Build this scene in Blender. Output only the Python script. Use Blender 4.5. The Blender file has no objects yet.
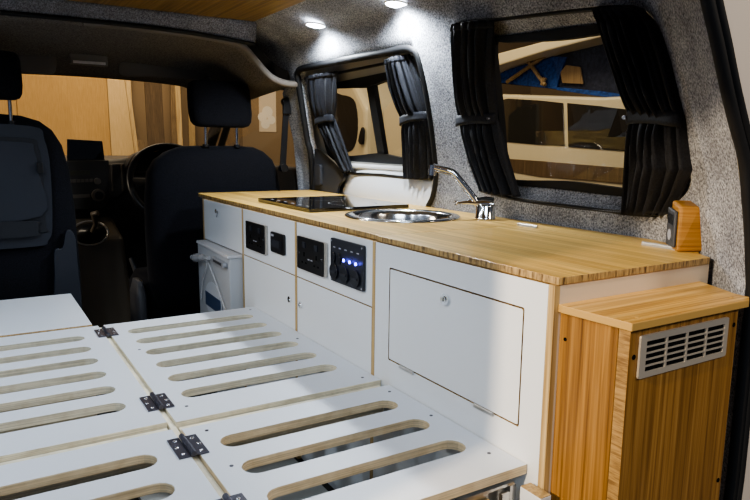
import bpy, bmesh, math, random
from math import sin, cos, pi, radians
from mathutils import Vector, Matrix
from mathutils.geometry import delaunay_2d_cdt, tessellate_polygon
random.seed(7)
SC = bpy.context.scene
COL = SC.collection
V = Vector

# ------------------------------------------------------------------ camera
F_PX, PITCH, YAW, ROLL = 657.222, 0.1589, 0.5539, 0.0125
EYE = V((0, 0, 0.84))
r0 = V((cos(YAW), -sin(YAW), 0)); fh = V((sin(YAW), cos(YAW), 0)); zz = V((0, 0, 1))
FWD = fh * cos(PITCH) - zz * sin(PITCH)
up0 = fh * sin(PITCH) + zz * cos(PITCH)
RGT = r0 * cos(ROLL) + up0 * sin(ROLL)
UPV = -r0 * sin(ROLL) + up0 * cos(ROLL)

def ray(px, py):
    return FWD + RGT * ((px - 375) / F_PX) + UPV * ((250 - py) / F_PX)

def P(px, py, ax, v):
    """photo measurement -> the point of the plane ax = v it stands on"""
    d = ray(px, py); i = 'xyz'.index(ax)
    return EYE + d * ((v - EYE[i]) / d[i])

# ------------------------------------------------------------------ materials
def mat(name, col, rough=0.5, metal=0.0, spec=0.5, emit=None, est=0.0, coat=0.0):
    m = bpy.data.materials.new(name); m.use_nodes = True
    b = m.node_tree.nodes['Principled BSDF']
    b.inputs['Base Color'].default_value = (*col, 1)
    b.inputs['Roughness'].default_value = rough
    b.inputs['Metallic'].default_value = metal
    b.inputs['Specular IOR Level'].default_value = spec
    b.inputs['Coat Weight'].default_value = coat
    if emit:
        b.inputs['Emission Color'].default_value = (*emit, 1)
        b.inputs['Emission Strength'].default_value = est
    return m

def nodes(m):
    nt = m.node_tree
    return nt, nt.nodes, nt.links, nt.nodes['Principled BSDF']

def coords(nt, scale=(1, 1, 1), loc=(0, 0, 0)):
    tc = nt.nodes.new('ShaderNodeTexCoord'); mp = nt.nodes.new('ShaderNodeMapping')
    mp.inputs['Scale'].default_value = scale; mp.inputs['Location'].default_value = loc
    nt.links.new(tc.outputs['Object'], mp.inputs['Vector'])
    return mp.outputs['Vector']

def noise(nt, vec, scale, detail=2, rough=0.5):
    n = nt.nodes.new('ShaderNodeTexNoise'); n.inputs['Scale'].default_value = scale
    n.inputs['Detail'].default_value = detail; n.inputs['Roughness'].default_value = rough
    nt.links.new(vec, n.inputs['Vector']); return n.outputs['Fac']

def ramp(nt, fac, stops):
    r = nt.nodes.new('ShaderNodeValToRGB'); cr = r.color_ramp
    while len(cr.elements) < len(stops): cr.elements.new(0.5)
    for e, (p, c) in zip(cr.elements, stops): e.position = p; e.color = (*c, 1)
    nt.links.new(fac, r.inputs['Fac']); return r.outputs['Color']

def mixc(nt, fac, a, b, mode='MIX'):
    m = nt.nodes.new('ShaderNodeMix'); m.data_type = 'RGBA'; m.blend_type = mode
    if isinstance(fac, (int, float)): m.inputs['Factor'].default_value = fac
    else: nt.links.new(fac, m.inputs['Factor'])
    for s, x in ((6, a), (7, b)):
        if isinstance(x, tuple): m.inputs[s].default_value = (*x, 1)
        else: nt.links.new(x, m.inputs[s])
    return m.outputs[2]

def bump(nt, b, h, strength, dist=0.002):
    n = nt.nodes.new('ShaderNodeBump'); n.inputs['Strength'].default_value = strength
    n.inputs['Distance'].default_value = dist
    nt.links.new(h, n.inputs['Height']); nt.links.new(n.outputs['Normal'], b.inputs['Normal'])

def felt(name, dark, light, scale=240):
    m = mat(name, light, 1.0, spec=0.1); nt, N, L, b = nodes(m)
    v = coords(nt)
    f1 = noise(nt, v, scale, 3, 0.7); f2 = noise(nt, v, 9, 3, 0.55)
    c = ramp(nt, f1, [(0.36, dark), (0.52, tuple((a + c2) / 2 for a, c2 in zip(dark, light))), (0.66, light)])
    c2 = ramp(nt, f2, [(0.35, (0.74, 0.74, 0.75)), (0.65, (1.1, 1.1, 1.1))])
    L.new(mixc(nt, 1.0, c, c2, 'MULTIPLY'), b.inputs['Base Color'])
    bump(nt, b, f1, 0.5, 0.003)
    return m

def bamboo(name, along, c_dark, c_mid, c_light, rough=0.38, strip=0.021):
    """along: axis index of the grain"""
    m = mat(name, c_mid, rough, spec=0.4); nt, N, L, b = nodes(m)
    sc = [150, 150, 150]; sc[along] = 2.6
    v = coords(nt, tuple(sc)); f = noise(nt, v, 1.0, 3, 0.6)
    sc2 = [1 / strip, 1 / strip, 1 / strip]; sc2[along] = 1.1
    v2 = coords(nt, tuple(sc2))
    w = nt.nodes.new('ShaderNodeTexVoronoi'); w.inputs['Scale'].default_value = 1.0
    L.new(v2, w.inputs['Vector'])
    sep = nt.nodes.new('ShaderNodeSeparateColor'); L.new(w.outputs['Color'], sep.inputs['Color'])
    a = ramp(nt, f, [(0.3, c_dark), (0.5, c_mid), (0.7, c_light)])
    s = ramp(nt, sep.outputs['Red'], [(0.0, (0.80, 0.77, 0.72)), (1.0, (1.12, 1.12, 1.1))])
    L.new(mixc(nt, 1.0, a, s, 'MULTIPLY'), b.inputs['Base Color'])
    return m

def endgrain(name, dark, light, sc=(60, 60, 10)):
    m = mat(name, light, 0.5); nt, N, L, b = nodes(m)
    f = noise(nt, coords(nt, sc), 2.2, 3, 0.7)
    L.new(ramp(nt, f, [(0.36, dark), (0.5, tuple((a * .4 + c * .6) for a, c in zip(dark, light))), (0.64, light)]), b.inputs['Base Color'])
    return m

def plyedge(name, base):
    m = mat(name, base, 0.6); nt, N, L, b = nodes(m)
    f = noise(nt, coords(nt, (6, 6, 420)), 1.0, 2, 0.6)
    g = noise(nt, coords(nt, (40, 40, 40)), 1.0, 2, 0.6)
    c = ramp(nt, f, [(0.36, tuple(x * .72 for x in base)), (0.55, base), (0.7, tuple(min(1, x * 1.12) for x in base))])
    L.new(mixc(nt, 1.0, c, ramp(nt, g, [(.3, (.85, .82, .78)), (.6, (1, 1, 1))]), 'MULTIPLY'), b.inputs['Base Color'])
    return m

def glass(name, tint=(1, 1, 1), refl=1.0):
    m = bpy.data.materials.new(name); m.use_nodes = True
    nt = m.node_tree; nt.nodes.clear()
    o = nt.nodes.new('ShaderNodeOutputMaterial'); mx = nt.nodes.new('ShaderNodeMixShader')
    t = nt.nodes.new('ShaderNodeBsdfTransparent'); t.inputs['Color'].default_value = (*tint, 1)
    g = nt.nodes.new('ShaderNodeBsdfGlossy'); g.inputs['Roughness'].default_value = 0.01
    g.inputs['Color'].default_value = (refl, refl, refl, 1)
    lw = nt.nodes.new('ShaderNodeLayerWeight'); lw.inputs['Blend'].default_value = 0.5
    pw = nt.nodes.new('ShaderNodeMath'); pw.operation = 'POWER'; pw.inputs[1].default_value = 5
    nt.links.new(lw.outputs['Facing'], pw.inputs[0])
    f = nt.nodes.new('ShaderNodeMath'); f.operation = 'MULTIPLY_ADD'; f.inputs[1].default_value = 0.8; f.inputs[2].default_value = 0.05
    nt.links.new(pw.outputs[0], f.inputs[0]); nt.links.new(f.outputs[0], mx.inputs[0]); nt.links.new(t.outputs[0], mx.inputs[1])
    nt.links.new(g.outputs[0], mx.inputs[2]); nt.links.new(mx.outputs[0], o.inputs[0])
    return m

def fabric(name, col, sheen=0.0, scale=500):
    m = mat(name, col, 0.95, spec=0.12); nt, N, L, b = nodes(m)
    f = noise(nt, coords(nt), scale, 2, 0.6)
    L.new(ramp(nt, f, [(0.35, tuple(c * .6 for c in col)), (0.65, tuple(c * 1.35 for c in col))]), b.inputs['Base Color'])
    b.inputs['Sheen Weight'].default_value = sheen
    return m

M = {}
M['felt'] = felt('grey_felt', (0.115, 0.12, 0.137), (0.60, 0.62, 0.665))
M['felt_dark'] = felt('dark_grey_felt', (0.09, 0.092, 0.105), (0.36, 0.37, 0.41))
M['white'] = mat('white_laminate', (0.76, 0.785, 0.81), 0.42)
M['white_bed'] = mat('white_bed_laminate', (0.72, 0.75, 0.795), 0.42)
M['ply'] = plyedge('plywood_edge', (0.76, 0.63, 0.42))
M['ply_pale'] = plyedge('pale_plywood_edge', (0.86, 0.80, 0.63))
M['ply_strip'] = bamboo('plywood_strip', 2, (0.34, 0.22, 0.09), (0.50, 0.35, 0.16), (0.62, 0.46, 0.24), 0.5)
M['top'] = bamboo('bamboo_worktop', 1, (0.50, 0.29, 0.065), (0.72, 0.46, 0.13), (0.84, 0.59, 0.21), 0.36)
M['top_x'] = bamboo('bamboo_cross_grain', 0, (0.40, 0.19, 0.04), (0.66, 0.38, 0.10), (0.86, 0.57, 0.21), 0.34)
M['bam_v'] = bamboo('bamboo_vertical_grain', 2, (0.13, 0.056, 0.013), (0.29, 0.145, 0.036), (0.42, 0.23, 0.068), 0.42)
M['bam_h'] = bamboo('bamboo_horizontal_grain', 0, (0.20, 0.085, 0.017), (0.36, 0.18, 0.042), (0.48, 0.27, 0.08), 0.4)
for n_ in M['bam_h'].node_tree.nodes:
    if n_.type == 'MAPPING': n_.inputs['Scale'].default_value[1] = n_.inputs['Scale'].default_value[0]
M['bam_ceil'] = bamboo('bamboo_ceiling', 1, (0.15, 0.085, 0.022), (0.25, 0.15, 0.045), (0.33, 0.21, 0.075), 0.5)
M['end'] = endgrain('bamboo_end_grain', (0.10, 0.055, 0.02), (0.56, 0.38, 0.16))
M['end_v'] = endgrain('bamboo_panel_edge', (0.19, 0.10, 0.03), (0.42, 0.255, 0.09), (12, 12, 130))
M['bam_edge'] = mat('bamboo_pale_edge', (0.52, 0.32, 0.10), 0.5)
M['chrome'] = mat('chrome', (0.86, 0.87, 0.88), 0.07, 1.0)
M['steel'] = mat('brushed_steel', (0.62, 0.62, 0.61), 0.28, 1.0)
M['satin'] = mat('satin_metal', (0.62, 0.60, 0.56), 0.42, 0.75)
M['grille'] = mat('silver_grille', (0.50, 0.45, 0.38), 0.45, 0.35)
M['hinge'] = mat('dark_hinge_metal', (0.09, 0.09, 0.115), 0.38, 0.6)
M['screw'] = mat('bright_screw', (0.75, 0.76, 0.8), 0.25, 1.0)
M['black'] = mat('black_plastic', (0.008, 0.008, 0.009), 0.38)
M['black_m'] = mat('black_rubber', (0.010, 0.0105, 0.012), 0.6, spec=0.35)
M['hole'] = mat('dark_recess', (0.004, 0.004, 0.004), 0.9, spec=0.1)
M['blackgloss'] = mat('black_gloss', (0.006, 0.006, 0.007), 0.06, coat=0.5)
M['switch'] = mat('switch_plate', (0.022, 0.025, 0.034), 0.4)
M['switch2'] = mat('switch_cap', (0.012, 0.013, 0.018), 0.3)
M['led'] = mat('blue_led', (0.1, 0.1, 1.0), 0.4, emit=(0.12, 0.12, 1.0), est=14)
M['dot'] = mat('grey_print', (0.33, 0.34, 0.38), 0.6)
M['curtain'] = fabric('black_curtain_cloth', (0.012, 0.0135, 0.019), 0.05, 260)
M['curtain'].node_tree.nodes['Principled BSDF'].inputs['Roughness'].default_value = 0.62
M['curtain'].node_tree.nodes['Principled BSDF'].inputs['Specular IOR Level'].default_value = 0.3
M['seat'] = fabric('navy_seat_fabric', (0.0095, 0.010, 0.0135), 0.03, 300)
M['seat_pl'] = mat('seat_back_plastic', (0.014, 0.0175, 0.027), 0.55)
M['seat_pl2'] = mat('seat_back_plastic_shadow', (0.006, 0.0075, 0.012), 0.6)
M['dash'] = mat('dash_plastic', (0.040, 0.035, 0.030), 0.55)
M['dash2'] = mat('dash_trim', (0.14, 0.115, 0.085), 0.4)
M['headliner'] = fabric('cab_headliner', (0.16, 0.145, 0.13), 0, 200)
M['visor'] = mat('visor_vinyl', (0.11, 0.10, 0.09), 0.8)
M['tan'] = mat('taupe_trim', (0.16, 0.14, 0.12), 0.7)
M['greyplastic'] = mat('grey_plastic', (0.045, 0.047, 0.055), 0.5)
M['paint'] = mat('white_van_paint', (0.78, 0.79, 0.80), 0.3)
M['doorgrey'] = mat('pale_door_metal', (0.36, 0.34, 0.30), 0.5)
M['cream'] = mat('cream_paint', (0.50, 0.43, 0.29), 0.3, coat=0.4)
M['floor'] = mat('van_floor', (0.035, 0.034, 0.033), 0.7)
M['canvas'] = fabric('blue_canvas', (0.016, 0.045, 0.17), 0, 40)
M['canvas2'] = fabric('dark_canvas', (0.02, 0.022, 0.035), 0, 40)
M['tint'] = mat('tinted_window', (0.012, 0.012, 0.012), 0.05)
M['paper'] = mat('poster_paper', (0.62, 0.52, 0.40), 0.8)
M['clear'] = None
M['glass'] = glass('clear_glass')
M['glass_smoke'] = glass('smoked_glass', (0.62, 0.60, 0.56))
M['film'] = glass('clear_film', (0.86, 0.87, 0.9), 1.0)

# ------------------------------------------------------------------ mesh helpers
class MB:
    def __init__(s): s.v = []; s.f = []; s.m = []; s.sm = []
    def add(s, verts, faces, mi=0, smooth=False):
        o = len(s.v); s.v += [tuple(v) for v in verts]
        for f in faces:
            s.f.append([o + i for i in f]); s.m.append(mi); s.sm.append(smooth)
        return s
    def box(s, x0, x1, y0, y1, z0, z1, mi=0):
        vs = [(x, y, z) for z in (z0, z1) for x, y in ((x0, y0), (x1, y0), (x1, y1), (x0, y1))]
        return s.add(vs, [(3, 2, 1, 0), (4, 5, 6, 7), (0, 1, 5, 4), (1, 2, 6, 5), (2, 3, 7, 6), (3, 0, 4, 7)], mi)
    def hexa(s, b, t, mi=0):
        """bottom quad b and top quad t, both counter-clockwise from above"""
        return s.add(list(b) + list(t), [(3, 2, 1, 0), (4, 5, 6, 7), (0, 1, 5, 4), (1, 2, 6, 5), (2, 3, 7, 6), (3, 0, 4, 7)], mi)
    def cyl(s, a, b, r, n=20, mi=0, r2=None, smooth=True, caps=True):
        a, b = V(a), V(b); d = (b - a).normalized()
        u = d.orthogonal().normalized(); w = d.cross(u); r2 = r if r2 is None else r2
        vs = [a + (u * cos(2 * pi * i / n) + w * sin(2 * pi * i / n)) * r for i in range(n)]
        vs += [b + (u * cos(2 * pi * i / n) + w * sin(2 * pi * i / n)) * r2 for i in range(n)]
        s.add(vs, [(i, (i + 1) % n, n + (i + 1) % n, n + i) for i in range(n)], mi, smooth)
        if caps:
            s.add(vs[:n], [tuple(reversed(range(n)))], mi); s.add(vs[n:], [tuple(range(n))], mi)
        return s
    def tube(s, pts, r, n=10, mi=0, closed=False, flat=1.0):
        pts = [V(p) for p in pts]; N = len(pts); vs = []; u = None
        for i, p in enumerate(pts):
            a = pts[i - 1] if (i or closed) else p; b = pts[(i + 1) % N] if (i < N - 1 or closed) else p
            d = (b - a).normalized()
            u = d.orthogonal().normalized() if u is None else (u - d * u.dot(d)).normalized()
            w = d.cross(u); rr = r[i] if isinstance(r, (list, tuple)) else r
            vs += [p + (u * cos(2 * pi * k / n) + w * sin(2 * pi * k / n) * flat) * rr for k in range(n)]
        fs = []
        for i in range(N if closed else N - 1):
            j = (i + 1) % N
            fs += [(i * n + k, i * n + (k + 1) % n, j * n + (k + 1) % n, j * n + k) for k in range(n)]
        s.add(vs, fs, mi, True)
        if not closed:
            s.add(vs[:n], [tuple(reversed(range(n)))], mi); s.add(vs[-n:], [tuple(range(n))], mi)
        return s
    def lathe(s, prof, c=(0, 0, 0), n=40, mi=0, smooth=True):
        c = V(c); vs = [c + V((r * cos(2 * pi * i / n), r * sin(2 * pi * i / n), z)) for r, z in prof for i in range(n)]
        fs = [(k * n + i, k * n + (i + 1) % n, (k + 1) * n + (i + 1) % n, (k + 1) * n + i) for k in range(len(prof) - 1) for i in range(n)]
        return s.add(vs, fs, mi, smooth)
    def plate(s, outer, holes, T, h, mi=0, me=1):
        """flat panel with holes: 2-D loops, T maps (u, v, w) to 3-D, w runs 0..h; edges use material me"""
        loops = [outer] + list(holes)
        flat = [p for l in loops for p in l]
        tri = tessellate_polygon([[V((p[0], p[1], 0)) for p in l] for l in loops])
        n = len(flat)
        top = [T(p[0], p[1], h) for p in flat]; bot = [T(p[0], p[1], 0) for p in flat]
        a = V(T(1, 0, 0)) - V(T(0, 0, 0)); b = V(T(0, 1, 0)) - V(T(0, 0, 0)); c = V(T(0, 0, 1)) - V(T(0, 0, 0))
        flip = a.cross(b).dot(c) * (1 if h > 0 else -1) < 0
        fs = []
        for t in tri:
            p, q, r = (flat[i] for i in t)
            ccw = (q[0] - p[0]) * (r[1] - p[1]) - (q[1] - p[1]) * (r[0] - p[0]) > 0
            if ccw == flip: t = tuple(reversed(t))
            fs.append(tuple(t))
        s.add(top + bot, fs + [tuple(n + i for i in reversed(f)) for f in fs], mi)
        o0 = len(s.v) - 2 * n; o = 0
        for li, l in enumerate(loops):
            k = len(l); area = sum(l[i][0] * l[(i + 1) % k][1] - l[(i + 1) % k][0] * l[i][1] for i in range(k))
            rev = (area < 0) != (li > 0)
            for i in range(k):
                j = (i + 1) % k
                q = [o0 + n + o + i, o0 + n + o + j, o0 + o + j, o0 + o + i]
                if rev != flip: q.reverse()
                s.f.append(q); s.m.append(me); s.sm.append(False)
            o += k
        return s
    def grid(s, fn, nu, nv, mi=0, smooth=True, closeu=False):
        vs = [fn(i / (nu if closeu else nu - 1), j / (nv - 1)) for j in range(nv) for i in range(nu)]
        fs = []
        for j in range(nv - 1):
            for i in range(nu if closeu else nu - 1):
                k = (i + 1) % nu
                fs.append((j * nu + i, j * nu + k, (j + 1) * nu + k, (j + 1) * nu + i))
        return s.add(vs, fs, mi, smooth)
    def rings(s, rings, mi=0, cap=True, smooth=True):
        n = len(rings[0]); vs = [p for r in rings for p in r]
        fs = [(k * n + i, k * n + (i + 1) % n, (k + 1) * n + (i + 1) % n, (k + 1) * n + i) for k in range(len(rings) - 1) for i in range(n)]
        if cap: fs += [tuple(reversed(range(n))), tuple((len(rings) - 1) * n + i for i in range(n))]
        return s.add(vs, fs, mi, smooth)

def build(name, mb, mats, parent=None, bevel=0, seg=2, subsurf=0, solid=0, weld=False, autosmooth=False):
    """link a mesh; under a parent it is stored relative to the parent chain's location"""
    off = V((0, 0, 0)); q = parent
    while q is not None: off += q.location; q = q.parent
    me = bpy.data.meshes.new(name)
    me.from_pydata([tuple(V(v) - off) for v in mb.v], [], mb.f)
    if not isinstance(mats, (list, tuple)): mats = [mats]
    for m in mats: me.materials.append(m)
    for p, i, sm in zip(me.polygons, mb.m, mb.sm):
        p.material_index = min(i, len(mats) - 1); p.use_smooth = sm
    if weld or bevel or subsurf:
        bm = bmesh.new(); bm.from_mesh(me); bmesh.ops.remove_doubles(bm, verts=bm.verts, dist=1e-5)
        bmesh.ops.recalc_face_normals(bm, faces=bm.faces); bm.to_mesh(me); bm.free()
    o = bpy.data.objects.new(name, me); COL.objects.link(o)
    if parent is not None: o.parent = parent
    if solid:
        d = o.modifiers.new('Solid', 'SOLIDIFY'); d.thickness = solid; d.offset = 0
    if bevel:
        d = o.modifiers.new('Bevel', 'BEVEL'); d.width = bevel; d.segments = seg; d.limit_method = 'ANGLE'
        d.angle_limit = radians(35); d.harden_normals = False
    if subsurf:
        d = o.modifiers.new('Sub', 'SUBSURF'); d.levels = subsurf; d.render_levels = subsurf
    return o

def tag(o, label, cat, group=None, kind=None):
    o['label'] = label; o['category'] = cat
    if group: o['group'] = group
    if kind: o['kind'] = kind
    return o

def struct(o, label, cat): return tag(o, label, cat, kind='structure')

def thing(name, label, cat, loc=(0, 0, 0), group=None):
    o = bpy.data.objects.new(name, None); COL.objects.link(o); o.empty_display_size = 0.05
    o.location = loc
    return tag(o, label, cat, group)

def dup(root, loc, label=None):
    r = root.copy(); COL.objects.link(r); r.location = loc
    if label: r['label'] = label
    for ch in list(root.children):
        c = ch.copy(); COL.objects.link(c); c.parent = r
        for g in list(ch.children):
            d = g.copy(); COL.objects.link(d); d.parent = c
    return r

def stadium(x0, x1, yc, w, n=8):
    r = w / 2
    return [(x1 - r + r * cos(a), yc + r * sin(a)) for a in [(-pi / 2 + pi * i / n) for i in range(n + 1)]] + \
           [(x0 + r + r * cos(a), yc + r * sin(a)) for a in [(pi / 2 + pi * i / n) for i in range(n + 1)]]

def rrect(x0, x1, y0, y1, r, n=5):
    out = []
    for cx, cy, a0 in ((x1 - r, y1 - r, 0), (x0 + r, y1 - r, pi / 2), (x0 + r, y0 + r, pi), (x1 - r, y0 + r, 1.5 * pi)):
        out += [(cx + r * cos(a0 + pi / 2 * i / n), cy + r * sin(a0 + pi / 2 * i / n)) for i in range(n + 1)]
    return out

def circle(cx, cy, r, n=48): return [(cx + r * cos(2 * pi * i / n), cy + r * sin(2 * pi * i / n)) for i in range(n)]

def TZ(z0): return lambda u, v, w: (u, v, z0 + w)               # lies flat
def TX(x0): return lambda u, v, w: (x0 - w, u, v)               # stands facing -x, (u, v) = (y, z)
def TY(y0): return lambda u, v, w: (u, y0 - w, v)               # stands facing -y, (u, v) = (x, z)

def catmull(pts, n=8, closed=False):
    pts = [V(p) for p in pts]; out = []; N = len(pts)
    for i in range(N if closed else N - 1):
        g = (lambda k: pts[k % N]) if closed else (lambda k: pts[max(0, min(N - 1, k))])
        p0, p1, p2, p3 = g(i - 1), g(i), g(i + 1), g(i + 2)
        for k in range(n):
            t = k / n
            out.append(0.5 * ((2 * p1) + (p2 - p0) * t + (2 * p0 - 5 * p1 + 4 * p2 - p3) * t * t + (3 * p1 - p0 - 3 * p2 + p3) * t ** 3))
    if not closed: out.append(pts[-1])
    return out

def resample(pts, n, closed=True):
    pts = [V(p) for p in pts]
    if closed: pts = pts + [pts[0]]
    L = [0]
    for a, b in zip(pts, pts[1:]): L.append(L[-1] + (b - a).length)
    out = []; k = 0
    for i in range(n):
        t = L[-1] * i / (n if closed else n - 1)
        while k < len(L) - 2 and L[k + 1] < t: k += 1
        s = (t - L[k]) / max(1e-9, L[k + 1] - L[k]); out.append(pts[k].lerp(pts[k + 1], min(1, s)))
    return out

# ------------------------------------------------------------------ levels
Z_BED, Z_TOP, Z_UND = 0.359, 0.657, 0.6455
X_FACE, CEIL = 0.70, 1.27

# ------------------------------------------------------------------ felt side wall with its two window openings
PROF = [(0, 1.18, 0), (0.40, 1.18, 0.40), (0.657, 1.18, 0.657), (0.75, 1.17, 0.75), (0.90, 1.135, 0.90), (1.10, 1.085, 1.10),
        (1.15, 1.073, 1.15), (1.18, 1.066, 1.178), (1.21, 1.058, 1.203), (1.235, 1.035, 1.222), (1.26, 1.01, 1.232), (1.30, 0.975, 1.245),
        (1.34, 0.94, 1.258), (1.375, 0.905, 1.275)]
def prof(s):
    for a, b in zip(PROF, PROF[1:]):
        if s <= b[0]:
            t = (s - a[0]) / (b[0] - a[0]); return a[1] + (b[1] - a[1]) * t, a[2] + (b[2] - a[2]) * t
    return PROF[-1][1:]
Y_SEAL, Y_END = 0.548, 2.50
SEAL_PX = [(692, -40), (700, 0), (714, 60), (722, 100), (738, 160), (743.5, 220), (746, 290)]
SEAL = sorted([(p.z, p.x) for p in [P(a, b, 'y', Y_SEAL) for a, b in SEAL_PX]] + [(0.0, 1.0), (0.3, 1.02)])
def seal_x(z):
    for (z0, x0), (z1, x1) in zip(SEAL, SEAL[1:]):
        if z <= z1: return x0 + (x1 - x0) * (z - z0) / (z1 - z0)
    return SEAL[-1][1] - (z - SEAL[-1][0]) * 0.9
def taper(y, z):
    d = 0.85 - y
    if d <= 0: return 0
    k = (d / 0.302) ** 1.5
    xz = next((a[1] + (b[1] - a[1]) * (z - a[2]) / (b[2] - a[2]) for a, b in zip(PROF, PROF[1:]) if z <= b[2] and b[2] > a[2]), PROF[-1][1])
    return k * (xz - seal_x(z)) if z < 1.2 else k * 0.3 * max(0, (1.30 - z) / 0.10)
def W(y, s):
    return prof(min(s, 1.18))[0] - taper(y, s)
def wallpt(y, s, off=0):
    x, z = prof(s); return V((x - taper(y, z) + off, y, z))
def PW(px, py, off=0):
    x = 1.1
    for _ in range(25):
        p = P(px, py, 'x', x); x = x * 0.4 + 0.6 * (W(p.y, min(max(p.z, 0), 1.19)) + off)
    return P(px, py, 'x', x)
def PWyz(px, py): p = PW(px, py); return (p.y, p.z)

def smooth_loop(pts, n=6): return [(p.x, p.y) for p in catmull([V((a, b, 0)) for a, b in pts], n, True)]

op1_px = [(297, 71), (312, 66), (350, 58.5), (385, 52), (404, 48), (412, 50), (418, 58), (425, 88), (431, 125), (435, 160), (435.5, 182), (432, 198), (427, 208)]
op1 = [PWyz(*p) for p in op1_px]
y_r = op1[-1][0]; y_l = PWyz(311, 186)[0]
op1 += [(y_r + 0.03, 0.60), (y_l - 0.02, 0.60), (y_l, 0.66)] + [PWyz(*p) for p in [(309, 152), (306, 140), (302, 115), (297.5, 85)]]
op1 = smooth_loop(op1, 4)
op2_px = [(451, 30), (457, 22), (470, 19), (494, 17.5), (540, 12), (590, 6.5), (625, 5), (640, 7.5), (653, 18), (662, 34), (670, 60), (678, 95), (685, 135), (690, 168), (691, 184), (683, 197), (668, 206), (640, 212),
          (600, 210), (560, 205), (517, 199), (492, 195), (480, 190), (473, 178), (465, 150), (457, 105), (453, 65)]
op2 = smooth_loop([PWyz(*p) for p in op2_px], 4)

def inside(p, poly):
    x, y = p; c = False; j = len(poly) - 1
    for i in range(len(poly)):
        (xi, yi), (xj, yj) = poly[i], poly[j]
        if (yi > y) != (yj > y) and x < (xj - xi) * (y - yi) / (yj - yi) + xi: c = not c
        j = i
    return c

W2_PX = [(489, 40), (500, 37), (545, 31.5), (595, 25), (640, 20), (650, 30), (662, 80), (672, 140), (676, 180), (668, 196), (622, 196), (560, 189), (512, 184.5), (504, 180), (500, 160), (494, 100)]
def covhit(px, py):
    d = ray(px, py)
    for a, b in zip(PROF, PROF[1:]):
        n = V((b[2] - a[2], 0, -(b[1] - a[1]))); t = (V((a[1], 0, a[2])) - EYE).dot(n) / d.dot(n); p = EYE + d * t
        f = (p.z - a[2]) / (b[2] - a[2]) if b[2] > a[2] else 0
        if t > 0 and -.02 <= f <= 1.02: return (p.y, a[0] + (b[0] - a[0]) * f)
FRONT = [covhit(*q) for q in [(291, 78), (288, 71), (278, 66), (268, 58), (261, 49), (257, 43), (254, 33), (252, 24)]]
def make_wall():
    outer = [(Y_SEAL, 0.0)] + [(Y_SEAL + (Y_END - Y_SEAL) * i / 40, 0.0) for i in range(1, 41)] + [(Y_END, 0.5), (Y_END, 0.85), (Y_END, 1.04)] + FRONT + [(2.345, 1.375)]
    outer += [(2.345 + (Y_SEAL - 2.345) * i / 36, 1.375) for i in range(1, 37)] + [(Y_SEAL, 1.375 * (1 - i / 28)) for i in range(1, 28)]
    pts = []; edges = []
    for loop in (outer, op1, op2):
        o = len(pts); pts += [V(p) for p in loop]; k = len(loop)
        edges += [(o + i, o + (i + 1) % k) for i in range(k)]
    ss = sorted({a for a, _, _ in PROF} | {0.05 * i for i in range(1, 24)} | {1.222, 1.247, 1.28, 1.32, 1.36})
    yy = [Y_SEAL + 0.02 + 0.03 * i for i in range(int((Y_END - Y_SEAL) / 0.03))]
    for y in yy:
        for s in ss:
            if 0 < s < 1.375 and inside((y, s), outer) and not inside((y, s), op1) and not inside((y, s), op2): pts.append(V((y, s)))
    vs, _, fs, *_r = delaunay_2d_cdt(pts, edges, [], 0, 1e-6)
    keep = []
    for f in fs:
        c = (sum(vs[i].x for i in f) / len(f), sum(vs[i].y for i in f) / len(f))
        if inside(c, outer) and not inside(c, op1) and not inside(c, op2): keep.append(tuple(f))
    mb = MB(); mb.add([wallpt(v.x, v.y) for v in vs], keep, 0, True)
    # reveals
    for loop, depth, sc, mi in ((op1, 0.035, 0.985, 0), (op2, 0.03, 0.95, 0)):
        n = len(loop); cy = sum(p[0] for p in loop) / n; cz = sum(p[1] for p in loop) / n
        a = [wallpt(*p) for p in loop]
        def inn(p, s, d):
            q = wallpt(cy + (p[0] - cy) * s, cz + (p[1] - cz) * s); q.x += d; return q
        if sc < 0.97:
            fr = resample([PW(q_[0], q_[1], 0.040) for q_ in catmull([V((q[0], q[1], 0)) for q in W2_PX], 4, True)], n)
            a = resample(a, n)
            k = min(range(n), key=lambda i: (fr[i] - a[0]).length)
            fr = fr[k:] + fr[:k]
            if (fr[n // 4] - a[n // 4]).length > (fr[-(n // 4)] - a[n // 4]).length: fr = [fr[0]] + fr[1:][::-1]
            b = [p.lerp(q, .35) + V((0.014, 0, 0)) for p, q in zip(a, fr)]; c = fr
        else:
            b = [inn(p, 1 - (1 - sc) * .4, depth * .5) for p in loop]
            c = [inn(p, sc, depth) for p in loop]
        mb.rings([a, b, c], mi, cap=False)
    return mb
wall = build('wall_right', make_wall(), M['felt'], weld=True)
struct(wall, 'grey felt lined side wall with two window openings', 'wall')

# black rubber seal round the front opening
sealpts = [wallpt(*p) for p in op1]
o = build('trim_1', MB().tube([p + V((0.006, 0, 0)) for p in sealpts], 0.0125, 8, closed=True), M['black_m'])
struct(o, 'black rubber seal round the front side window opening', 'trim')

# ------------------------------------------------------------------ ceiling, header, roof
o = build('ceiling', MB().box(-0.34, 0.912, 0.53, 2.33, CEIL, CEIL + 0.012), M['bam_ceil']); struct(o, 'bamboo panelled van ceiling', 'ceiling')
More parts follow.
